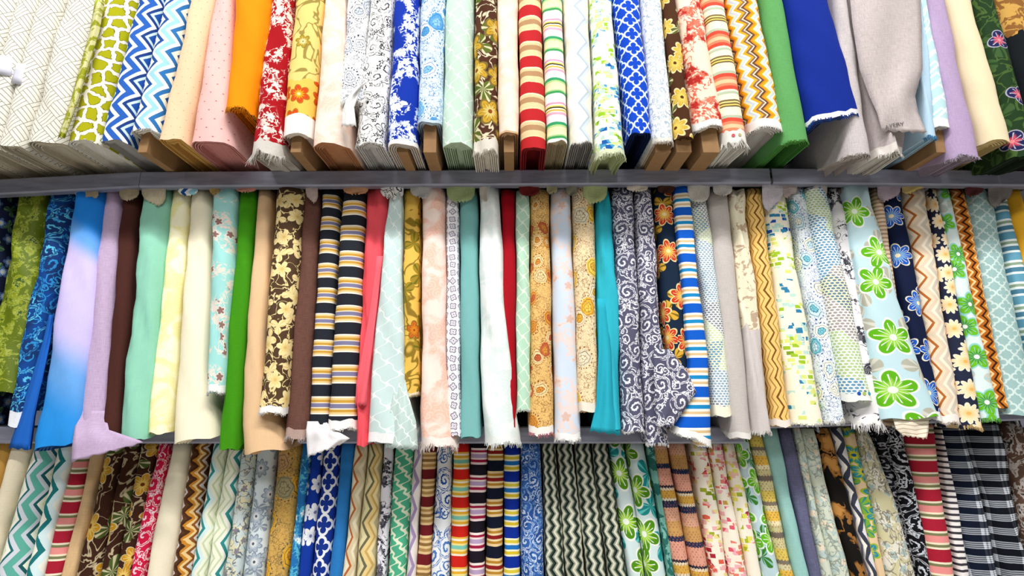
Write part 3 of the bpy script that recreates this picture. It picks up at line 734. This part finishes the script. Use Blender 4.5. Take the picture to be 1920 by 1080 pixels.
sheet(q_, 'loose_end', [(690, 738, 756), (735, 738, 764), (790, 728, 780), (842, 722, 784, 4)], trellis('bccfcb', 'e4eeea', 24, 28, 0.16), off=0.012, wr=0.006, bulge=0.012, grow=2.0)
bolt('M', (755, 786), (754, 784), 742, floral('e3b954', 120, 5, 0.15, 'c8641c', 'd98a20', '9a3a14', '7a5a20', leaf=('a08428', '6c6a1c'), lsc=0.55, sprig='8c7024', rnd=0.9, seed=8, ew=0.02), 'mustard yellow bolt with rust blossoms ending short', sv=6, svc='ead9b8', fz=3)
bolt('M', (789, 834), (783, 858), 836, damask('f3c0ac', 'f8e6dc', 38, 6, 0.85), 'peach pink damask bolt with tufted white foot', mid=[(700, 787, 836)], sv=14, svc='f7e9e2', fz=12, dy=0.015, wr=1.6)
bolt('M', (836, 859), (836, 864), 818, floral('f0edf2', 17, 4, 0.36, 'dcd6e2', 'f6f4f8', '3c3850', '3c3850', rnd=0.1, ew=0.08), 'narrow white bolt with small navy clover motifs')
bolt('M', (861, 895), (862, 900), 820, solid('78b4b2', 0.05), 'plain dusty teal bolt in the centre of the middle row', inn='4f8c8a')
bolt('M', (898, 938), (905, 978), 832, damask('dce8e6', 'f4f6f4', 28, 12, 0.8), 'ice white damask bolt with wavy edge and ragged foot', mid=[(560, 898, 948), (690, 900, 960)], sv=14, svc='ecf0ee', fz=9, dy=0.02, wr=2.8)
bolt('M', (940, 966), (944, 968), 800, solid('a60a1c', 0.10), 'narrow plain dark red bolt in the middle row')
bolt('M', (967, 993), (968, 996), 770, trellis('b4d8c0', 'e6f0dc', 27, 30, 0.2, 0.1), 'narrow mint and white trellis bolt left of the gold paisley', fz=3, wr=1.6)
bolt('M', (995, 1031), (992, 1040), 815, paisley('e8bd74', '7a3c1c', 34, ('d8913c', 'f0d29a', 'c2603c'), 17), 'rust and gold paisley bolt with a white and pink foot', sv=14, svc='f4eee6', fz=5, fzc='d88a9a')
bolt('M', (1033, 1071), (1042, 1092), 826, sprays('cddaec', 'e6d2cc', 60, 0.48, 'd8b8ac', 9.0, 0.40), 'pale blue bolt with faded rust sprigs', sv=12, fz=5)
bolt('M', (1074, 1117), (1086, 1124), 772, paisley('f0d9ae', '8c5a30', 46, ('f0c850', 'f3e2c2', 'dcd6ba', 'e8b03c'), 31), 'cream and gold paisley bolt with ends folded under', sv=16, svc='ece4d4', dy=0.01)
t_ = bolt('M', (1118, 1147), (1126, 1167), 806, solid('2fb4c9', 0.06), 'plain turquoise bolt with a crumpled pulled-back foot', wr=2.6, mid=[(560, 1120, 1162)], inn='1c90a6')
sheet(t_, 'loose_end', [(560, 1120, 1136), (660, 1122, 1146), (760, 1118, 1150), (812, 1106, 1164, 8)], solid('27a8be', 0.06), off=0.006, wr=0.008, bulge=0.012, nc=10, fold=1.3, grow=1.5)
gp = scroll('55556c', 'eceaf2', 40, 24, 0.25, 0.4, 0.56, seed=3)
bolt('M', (1150, 1191), (1171, 1212), 810, gp, 'slate purple bolt with white scrolls beside the turquoise bolt', wr=1.6, fz=3)
f_ = bolt('M', (1193, 1226), (1214, 1260), 834, scroll('55556c', 'eceaf2', 36, 24, 0.2, 0.4, 0.58, seed=33), 'slate purple and white scroll bolt with a corner turned out right', wr=2.4, fz=4)
sheet(f_, 'turned_corner', [(655, 1226, 1256), (695, 1226, 1288), (735, 1228, 1306), (770, 1230, 1282), (800, 1232, 1262)], scroll('55556c', 'eceaf2', 34, 22, 0.2, 0.4, 0.58, seed=63), off=0.03, wr=0.003, bulge=0.008)
bolt('M', (1230, 1266), (1264, 1302), 775, floral('14263c', 62, 7, 0.40, 'c8381c', 'e8b03c', 'f0dca0', 'efd79a', leaf=('d8a83c', '7c6418'), rnd=0.8, seed=5, ew=0.05), 'dark navy bolt with red and gold flowers', mid=[(560, 1246, 1284)])
bolt('M', (1267, 1297), (1264, 1342), 826, stripes(52, '21 0e5bc8 5 f6f2e6 5 dcbd8c 5 f6f2e6 8 1889c6 5 f6f2e6 5 dcbd8c 5 f6f2e6', 0.6), 'bright blue, cream and tan striped bolt flaring at its foot', mid=[(560, 1284, 1316), (690, 1296, 1332)], sl=28, sv=12, dy=0.02, bul=0.55, fz=3)
bolt('M', (1297, 1329), (1341, 1378), 780, scales(4.0, ('7a9cb4', '6e7480', 'cfdba0', '4c90c0'), 60, 7.5), 'narrow white bolt with blue, grey and lime scale dashes', sv=18, svc='f6f0d8', mid=[(560, 1322, 1354)])
bolt('M', (1330, 1372), (1375, 1416), 822, solid('c7bfba', 0.14), 'smooth grey linen bolt in the middle row', sv=10, svc='e6e2de')
bolt('M', (1372, 1402), (1416, 1452), 812, over(solid('cfc7c4', 0.10), toile('ece4c8', 'bfa68c', 26, 0.55), 190, 900), 'grey linen bolt with cream floral upper part beside the gold zigzag', wr=3.0, sv=0, fz=5)
bolt('M', (1405, 1435), (1456, 1488), 800, zig(30, '3 7a4c1c 6 eec474 2 b07c34 6 f0cc80 2 b07c34 6 eec474', 34, 10), 'gold zigzag bolt with thin brown lines', sv=12, svc='efe2d8')
bolt('M', (1437, 1481), (1488, 1556), 796, blocks('f4eed8', ['1f4fa8', '2f7fa8', 'b9dcd0', 'd9e07c', '9cc02c', '7a9c24'], 15, 9, 0.42, 12.0, 60), 'cream bolt with lime, teal and blue square dashes', fz=4)
bolt('M', (1487, 1518), (1555, 1592), 792, paisley('e9f1f4', '2c4c8c', 40, ('cfe8ec', 'f6f4dc', '7ac4cc'), 51), 'white bolt with fine blue and aqua paisley', fz=5)
bolt('M', (1560, 1586), (1612, 1668), 798, sprays('ece9eb', '3a3a44', 60, 0.54, None, 2.0, 0.34), 'white bolt with black ink sprays behind the scale print bolt', fz=14, fzc='f2f0f0', sv=10)
sc_ = bolt('M', (1520, 1562), (1592, 1646), 752, scales(61.0, ('3c88b4', '9a8c86', 'a8c47a', '3a6c94'), 78, 9.0), 'wide white bolt with big patches of blue, grey and lime scales', sv=14, dy=0.025, svc='f2f2ee')
bolt('M', (1590, 1642), (1662, 1774), 784, floral('c0dde4', 88, 5, 0.40, '5fb018', '9cd44c', 'e6f0e0', 'f0f4ea', rnd=0.45, leaf=('b4b4a4', 'd6d4c8'), lsc=0.9, seed=24, ew=0.045, notch=0.5), 'wide pale blue bolt with large lime green blossoms', dy=0.03, bul=0.4, mid=[(560, 1622, 1692), (690, 1645, 1738)], sl=-6, wr=1.6)
r_ = bolt('M', (1642, 1661), (1690, 1742), 800, stripes(9, '5 d8c0a6 4 a8886e'), 'beige ribbed bolt mostly behind the big green blossom bolt', mid=[(690, 1686, 1702)], fz=3)
sheet(r_, 'loose_end', [(780, 1674, 1742, -2), (806, 1680, 1741, 3), (820, 1694, 1738, 6)], lines('ece0cc', 'b09a80', 7, 0.12, 3, 40), off=0.012, wr=0.003, bulge=0.006)
bolt('M', (1662, 1700), (1742, 1774), 788, floral('0c1838', 66, 7, 0.38, '1d56b8', '3c8cd0', 'f0e0b8', 'e8e0c8', rnd=0.8, seed=14, ew=0.04), 'navy bolt with bright blue flowers beside the rust zigzag', sv=16, svc='e8eaea')
bolt('M', (1704, 1746), (1772, 1810), 794, zig(42, '5 b0642c 6 ead2b4 7 dcc8b0 6 f0e2cc 8 cfc4b4 8 f0dcc0', 46, 17, 0.3), 'cream bolt with a bold rust zigzag', sv=14, svc='f4eae2', fz=3)
bolt('M', (1747, 1765), (1810, 1852), 802, floral('23283e', 38, 10, 0.44, 'f2dcb0', 'eec47c', 'e8b060', 'f6ead4', rnd=0.6, seed=9), 'navy bolt with cream chrysanthemums', fz=5, fzc='e8c88c')
bolt('M', (1766, 1790), (1846, 1884), 788, floral('d6e6e4', 58, 5, 0.40, '6ab820', '3f8c1c', 'f0f4ea', '8cccc4', rnd=0.6, leaf=('c8c8bc', 'a8ccc8'), seed=77, ew=0.06), 'narrow pale bolt with green and aqua blossoms', fz=6, fzc='6ab04a')
bolt('M', (1793, 1818), (1872, 1896), 764, zig(20, '3 3a1c0e 4 c8761c 3 f0c890 4 b0601c', 20, 9), 'narrow brown and orange tight zigzag bolt')
bolt('M', (1822, 1872), (1892, 1962), 778, quatre('98b8b6', 'c9dcd8', 27, 27, 0.05), 'sage quatrefoil lattice bolt at right of the middle row', inn='8cae aa'.replace(' ', ''))
bolt('M', (1873, 1896), (1964, 1990), 770, stripes(46, '8 4a7c94 4 e4ecea 5 8aa088 4 e4ecea 14 5f98b0 4 e4ecea', 0.2), 'teal and white banded bolt beside the yellow one at right edge')
bolt('M', (1897, 1925), (1992, 2040), 770, solid('e8ae2c', 0.05), 'plain golden yellow bolt cut by the right edge of the photo')
# ---- bottom row: second x pair is read at y = 1080
bolt('B', (-25, 12), (-110, -62), 1080, solid('c89a4c', 0.08), 'plain mustard bolt in the lower left corner')
bolt('B', (13, 46), (-60, -24), 1080, solid('ece0c4', 0.10), 'plain cream bolt left of the teal zigzag bolts')
tz = zig(70, '5 1d6a70 10 d3d8e0 15 5fae9e 8 c6cfd8 6 1d5a60 8 e8ecdc 4 d5dcb4 9 f2f2e6', 50, 22, 0.06)
bolt('B', (48, 100), (-22, 42), 1080, tz, 'wide teal, grey and white zigzag bolt at lower left')
bolt('B', (101, 132), (43, 75), 1080, zig(56, '6 1d767a 8 d8eef0 8 eef2e4 3 ccd8a8 8 f2f0e2', 50, 18), 'narrow white bolt with teal zigzag beside the red striped one')
rst = '18 a81e34 3 eee2c8 4 7a7c54 3 f0e2c4 10 e8908c 4 7a7c54 3 eee2c8'
bolt('B', (131, 165), (76, 112), 1080, stripes(48, rst, 0.5), 'crimson, pink and cream striped bolt at lower left')
bolt('B', (166, 190), (112, 134), 1080, solid('dcb88a', 0.14), 'narrow tan bolt left of the brown florals')
bf = lambda s, sc=70: floral('3c2014', sc, 6, 0.36, 'c8921c', 'e8c65a', '7a3a14', 'd8c69a', rnd=0.85, leaf=('4a5a28', 'c9c09a'), sprig='b9a888', seed=s, ew=0.03)
bolt('B', (192, 226), (134, 180), 1080, bf(15), 'dark brown floral bolt beside the tan bolt, first of three')
bolt('B', (227, 256), (181, 211), 1080, bf(120), 'dark brown floral bolt with olive leaves, middle of three')
bolt('B', (257, 288), (212, 239), 1080, bf(260, 52), 'dark brown floral bolt beside the pink scroll bolt, last of three')
bolt('B', (290, 312), (239, 264), 1080, scroll('cc1844', 'f2d4dc', 30, 16, 0.35, 0.4, 0.56, seed=8), 'hot pink bolt with white scrolls')
bolt('B', (313, 350), (265, 316), 1080, solid('f0e6cc', 0.05), 'plain ivory bolt between pink scroll and brown zigzag')
bolt('B', (352, 386), (318, 352), 1080, zig(38, '4 4a2a18 4 c8862c 4 e8c88c 4 8a5424 4 d8d0cc 5 5c3820', 22, 12, 0.0, 8.0), 'crumpled brown and orange zigzag bolt', wr=2.5)
lz = lambda p: zig(44, '5 2f8c8c 6 d6ecec 5 eef0da 3 c9d6b0 6 eef0da 3 c9d6b0 6 f0f0e4', 48, 16, p)
bolt('B', (394, 420), (353, 383), 1080, lz(0.1), 'pale bolt with thin teal zigzag right of the brown zigzag')
bolt('B', (421, 450), (384, 413), 1080, lz(0.55), 'pale teal zigzag bolt beside the grey-blue floral')
bolt('B', (451, 477), (414, 448), 1080, sprays('c9d6d6', 'e8dfb4', 44, 0.42, '8c8890', 5.0, 0.38, '6a7480'), 'pale grey and yellow sprigged bolt')
bolt('B', (478, 513), (450, 490), 1080, floral('d3dee2', 42, 8, 0.34, 'aebcc8', 'eef0ee', '50586c', '8894a4', rnd=0.9, leaf=('8c98a8', 'c4d0d0'), seed=18), 'pale blue bolt with grey flowers left of the gold paisley')
bolt('B', (515, 562), (492, 537), 1080, paisley('d3a85a', '6a5a3c', 46, ('e8ae30', 'c8a070', '9c9470', 'e0912c'), 22), 'gold and brown paisley bolt in the bottom row')
bolt('B', (564, 580), (540, 556), 1080, sprays('2470b0', '58b4d4', 44, 0.45, 'e6eef4', 7.0), 'narrow aqua and blue splashed bolt')
bolt('B', (581, 603), (557, 580), 1080, floral('0f379c', 46, 6, 0.36, 'eef0f4', 'd6dcea', '6a70a0', None, rnd=0.8, seed=90), 'narrow royal blue bolt with white blossoms')
bolt('B', (604, 636), (581, 614), 1080, quatre('14328c', 'eceef2', 31, 36, 0.055, 0.0), 'navy bolt with bold white broken lattice')
bolt('B', (638, 662), (615, 639), 1080, solid('2c7cc4', 0.10), 'plain medium blue bolt in the bottom row')
bolt('B', (663, 686), (640, 663), 1080, zig(34, '4 b86430 8 d8c8a4 6 ece0c0 8 c8bc9c 8 ece0c4', 46, 12), 'tan and cream zigzag bolt with rust edge')
bolt('B', (687, 716), (664, 701), 1080, zig(42, '5 6c6a50 7 e8cc8c 4 caa860 7 ecd8a0 8 bcb48c 8 e0d4a4', 46, 15), 'golden beige bolt with a dark grey zigzag')
bolt('B', (717, 736), (703, 723), 1080, sprays('e4e2ea', '3c3a48', 46, 0.50, None, 8.0), 'narrow white bolt with black ink blossoms in the bottom row')
bolt('B', (737, 774), (724, 760), 1080, trellis('4eae88', 'e6ecd2', 26, 30, 0.42, 0.3), 'green bolt with cream trellis in the bottom row')
bolt('B', (776, 791), (761, 779), 1080, zig(30, '4 a08cb4 6 e8e0dc 4 f0e8d8 4 d8cfd0', 46, 11), 'narrow white bolt with lilac zigzag')
bolt('B', (792, 817), (780, 805), 1080, stripes(47, '17 6e1a20 4 e2c08c 5 b08850 4 e2c48c 5 8c6a3c 4 e2c08c 4 b08850 4 e6c890', 0.1), 'maroon and tan striped bolt')
bolt('B', (818, 847), (806, 842), 1080, scroll('e8ecf0', '1e4c9c', 48, 30, 0.15, 0.3, 0.5, '4a78bc', seed=41), 'white bolt with blue paisley left of the red stripes')
bolt('B', (848, 880), (843, 876), 1080, stripes(48, '17 cc2218 3 f2e4cc 4 e0aa2c 3 f2dc8c 6 7cc4b0 3 f2dc8c 4 e0aa2c 3 f6ecd8 3 e8bc4c', 0.3), 'bright red, yellow and aqua striped bolt')
bolt('B', (881, 913), (877, 908), 1080, stripes(48, '19 1a1420 4 f2dcdc 5 9c1a40 3 f2dcdc 7 b49cc0 3 f2dcdc 4 9c1a40 4 f4e4e0', 0.15), 'black, lilac and crimson striped bolt')
bolt('B', (914, 944), (909, 943), 1080, stripes(48, '18 10162a 4 e8cc98 4 b8842c 3 ecd8a8 6 8c1c1c 3 ecd8a8 4 b8842c 4 e8cc98', 0.0), 'black, gold and dark red striped bolt')
bolt('B', (945, 974), (944, 975), 1080, stripes(47, '18 0c2c94 3 f2ecc0 5 d8bc2c 3 f2ecd0 7 1c70bc 3 f2ecd0 5 d8c43c 3 f2ecc0', 0.2), 'royal blue and yellow striped bolt')
bolt('B', (975, 1016), (976, 1022), 1080, scroll('3463ac', 'c9d8ee', 24, 18, 0.2, 0.6, 0.56, '7aa0d4', '274f98', seed=15), 'blue and white paisley bolt right of the striped group', wr=2.0)
bz = [zig(17, '3.4 17231f 3 8c9080 4.4 d8d8c4 3 a4a693 3.2 38483f', 20, 7.5, p) for p in (0.0, 0.3, 0.6, 0.8)]
for i_, (a_, c_) in enumerate((((1017, 1044), (1024, 1060)), ((1045, 1077), (1061, 1100)), ((1078, 1111), (1101, 1140)), ((1112, 1143), (1141, 1178)))):
    bolt('B', a_, c_, 1080, bz[i_], ('black and cream flame zigzag bolt beside the blue paisley, first of four', 'black and cream flame zigzag bolt, second of four from the left', 'black and cream flame zigzag bolt, third of four from the left', 'black and cream flame zigzag bolt beside the green blossoms, last of four')[i_])
gfl = lambda s: floral('cfe0e0', 70, 5, 0.42, '4f8c14', 'a0d030', 'e8efe0', 'eef0e6', rnd=0.4, leaf=('1f8c8c', '5fc4c0'), seed=s, ew=0.05, notch=0.5)
bolt('B', (1145, 1175), (1180, 1212), 1080, gfl(6), 'pale bolt with green and teal blossoms beside the black zigzags')
bolt('B', (1177, 1214), (1213, 1254), 1080, gfl(310), 'wider pale bolt with green and teal blossoms beside the knit bolts')
bolt('B', (1216, 1229), (1255, 1265), 1080, toile('7ab4a8', '2c6c64', 26, 0.5), 'sliver of teal leafy bolt before the knit bolts', wr=2.0)
kn = '22 c89a5c 20 d8a488 10 1e3050 4 e8dcc0 12 d8a848 4 e6d8b8 4 2a2c3c 26 dfa08a 8 1e3050'
bolt('B', (1222, 1256), (1266, 1299), 1080, knit(122, kn, 0.35), 'tan and pink knit bolt with navy bands, nearer the green blossoms')
bolt('B', (1258, 1289), (1300, 1334), 1080, knit(122, kn, 0.43), 'tan and pink knit bolt with navy bands, beside the pink block prints')
pk = lambda s, c: blocks('f3ead8', c, 13, 9, 0.62, s, 44)
bolt('B', (1299, 1332), (1336, 1370), 1080, pk(2.0, ['a82838', 'e0604c', 'eab0b0', 'e8d88c', '9ca82c', '7c9020']), 'cream bolt with red, pink and green square dashes, first of three')
bolt('B', (1333, 1360), (1371, 1404), 1080, pk(5.0, ['b03040', 'dc5a6c', 'f0b0b8', 'e88070', 'c89a4c', 'dce090']), 'cream bolt with mostly pink square dashes, middle of three')
bolt('B', (1361, 1384), (1405, 1433), 1080, pk(9.0, ['a02c44', 'e88898', 'f0c0b0', 'e4dc60', 'a8b428', '8c9c24']), 'cream bolt with yellow-green and pink square dashes, last of three')
bolt('B', (1385, 1412), (1434, 1468), 1080, floral('bcd4da', 54, 5, 0.42, '62b41c', '9cd83c', 'eef4ea', 'e6efe4', rnd=0.5, seed=44, leaf=('3c7c2c', '8cc4b4')), 'pale blue bolt with lime blossoms beside the yellow tweed')
bolt('B', (1414, 1440), (1466, 1492), 1080, knit(95, '16 e0c860 14 d8cf9a 8 6c6a60 10 c8c08c 6 efe4b8 14 e8bc4c 8 d8d0a4 6 7c7868'), 'yellow and grey tweed banded bolt')
bolt('B', (1441, 1471), (1493, 1520), 1080, solid('9cccc6', 0.10), 'plain pale aqua bolt in the bottom row')
bolt('B', (1472, 1497), (1521, 1544), 1080, solid('6c6c8c', 0.30), 'slate grey-violet textured bolt')
pf = lambda s: sprays('d2d8c6', 'b4c8c6', 48, 0.42, 'ecdcc4', s, 0.40, '98a094')
bolt('B', (1499, 1511), (1545, 1563), 1080, pf(2.0), 'narrow pale green sprigged bolt beside the slate bolt')
bolt('B', (1512, 1541), (1564, 1598), 1080, pf(8.0), 'pale sage and cream sprigged bolt left of the black leaf bolt')
bolt('B', (1542, 1573), (1599, 1633), 1080, sprays('14110f', '9c6a34', 92, 0.50, 'b98444', 3.0, 0.46), 'black bolt with big golden brown leaves')
bolt('B', (1574, 1592), (1634, 1646), 1080, zig(26, '6 3c4050 7 e2dfe0 6 80849c 5 f0ece4', 44, 9), 'narrow grey and white zigzag bolt beside the black leaf bolt')
bolt('B', (1593, 1617), (1647, 1664), 1080, floral('e6c8a0', 44, 6, 0.38, '2c8ca0', 'd8d02c', '1c5c8c', '9cb42c', rnd=0.8, leaf=('7ca83c', '2c8c80'), seed=60), 'peach bolt with teal and lime flowers')
bolt('B', (1618, 1650), (1665, 1729), 1080, sprays('cfc8a0', 'e6e2d8', 50, 0.42, 'a9bcb8', 12.0, 0.42, '8c8474'), 'beige and sage bolt with fine grey blossoms', mid=[(950, 1640, 1692)])
bolt('B', (1651, 1675), (1714, 1728), 1080, scroll('1b1b22', 'b4b4bc', 26, 18, 0.35, 0.4, 0.55, seed=5), 'narrow black and grey scroll bolt left of the black paisley', dy=-0.03)
bolt('B', (1676, 1708), (1730, 1752), 1080, scroll('0e0e14', 'c6cad2', 38, 24, 0.3, 0.4, 0.55, seed=26), 'black bolt with silvery white scrolls beside the red stripes')
bolt('B', (1713, 1768), (1754, 1798), 1080, stripes(49, rst, 0.2), 'wide crimson, pink and cream striped bolt at lower right', dy=0.015)
bolt('B', (1769, 1778), (1799, 1824), 1080, stripes(10, '6 ece8e6 4 3c3840'), 'narrow white bolt with thin black lines beside the plaid')
bolt('B', (1779, 1832), (1826, 1886), 1080, plaid('0b1428', 'e6ecf6', 22.5), 'navy and white plaid bolt beside the thin-lined bolt', wr=1.6)
bolt('B', (1834, 1896), (1888, 1946), 1080, plaid('0a0e18', 'e6ecf6', 22.5), 'black and white plaid bolt at the lower right edge', wr=2.4)
bolt('B', (1898, 1940), (1950, 2000), 1080, toile('5c4438', 'b4aaa4', 18, 0.5, 4.0, 1.0, '2c2422', 0.6), 'brown and grey lace-like bolt in the lower right corner', wr=2.0)
# ---- ends of the top-row cloth that sag between the shelf wires, seen below the shelf edge
HP = Row('', LIPY + 0.022, 0, 0, 0, 0, 0, 0, 0)
def hang(key, x0, x1, y, c=None, slant=0.0, seed=1, n=1):
    for label, root, pat in ALL:
        if key in label: break
    else: raise KeyError(key)
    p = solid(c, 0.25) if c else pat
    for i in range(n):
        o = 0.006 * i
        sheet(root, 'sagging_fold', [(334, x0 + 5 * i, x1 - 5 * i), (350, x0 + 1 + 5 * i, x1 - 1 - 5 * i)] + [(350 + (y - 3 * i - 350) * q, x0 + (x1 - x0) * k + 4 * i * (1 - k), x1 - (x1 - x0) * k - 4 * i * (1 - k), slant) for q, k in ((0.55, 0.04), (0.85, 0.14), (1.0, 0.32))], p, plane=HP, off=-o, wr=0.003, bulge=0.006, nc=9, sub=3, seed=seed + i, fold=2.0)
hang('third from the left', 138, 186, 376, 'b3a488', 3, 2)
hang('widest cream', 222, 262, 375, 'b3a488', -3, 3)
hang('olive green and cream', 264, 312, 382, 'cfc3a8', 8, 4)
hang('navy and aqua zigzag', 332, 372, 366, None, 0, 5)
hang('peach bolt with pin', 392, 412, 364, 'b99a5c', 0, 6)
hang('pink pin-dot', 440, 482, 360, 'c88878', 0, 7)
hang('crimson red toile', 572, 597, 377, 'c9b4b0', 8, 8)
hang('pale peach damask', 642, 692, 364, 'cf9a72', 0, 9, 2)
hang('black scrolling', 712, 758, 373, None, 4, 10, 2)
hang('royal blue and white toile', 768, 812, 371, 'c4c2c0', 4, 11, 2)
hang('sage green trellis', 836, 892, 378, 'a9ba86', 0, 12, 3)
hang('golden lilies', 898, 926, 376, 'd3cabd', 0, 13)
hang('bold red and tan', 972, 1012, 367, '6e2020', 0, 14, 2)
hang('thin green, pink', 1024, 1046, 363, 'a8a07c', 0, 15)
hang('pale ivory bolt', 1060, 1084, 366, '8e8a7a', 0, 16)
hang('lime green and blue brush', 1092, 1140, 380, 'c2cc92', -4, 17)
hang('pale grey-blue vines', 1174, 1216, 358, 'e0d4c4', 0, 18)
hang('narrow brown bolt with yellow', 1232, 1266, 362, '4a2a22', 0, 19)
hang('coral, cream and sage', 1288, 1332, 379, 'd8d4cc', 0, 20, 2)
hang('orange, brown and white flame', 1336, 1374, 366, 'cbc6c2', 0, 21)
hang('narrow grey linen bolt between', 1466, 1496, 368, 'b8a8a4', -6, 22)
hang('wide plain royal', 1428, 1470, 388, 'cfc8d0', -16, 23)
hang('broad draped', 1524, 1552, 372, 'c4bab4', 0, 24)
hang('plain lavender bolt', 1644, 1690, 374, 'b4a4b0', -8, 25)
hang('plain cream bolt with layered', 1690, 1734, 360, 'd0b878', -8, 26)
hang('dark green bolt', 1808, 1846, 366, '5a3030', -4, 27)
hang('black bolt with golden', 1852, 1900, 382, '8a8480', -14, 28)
# ---- print on the selvedges
for x_, y_, c_ in ((1600.5, 738, '1d3c86'), (1610.5, 738, '1c50b8'), (1620.5, 738, 'a9bf62'), (1629.5, 738, '3c9cb4')): colour_dot(sc_, 'selvedge', x_, y_, 3.2, c_)
for x_, y_, c_ in ((1375, 254, 'd85c66'), (1387, 253, 'b9b07c'), (1398, 254, 'a8a49c')): colour_dot(cs_, 'selvedge', x_, y_, 3.4, c_)
for i_, ch_ in enumerate('AVERY'): letter(l_, 'loose_end', 1662 + 7.4 * i_, 239 - 2.4 * i_ + 0.25 * i_ * i_, ch_, 0.019, 0.35 - 0.08 * i_, None)
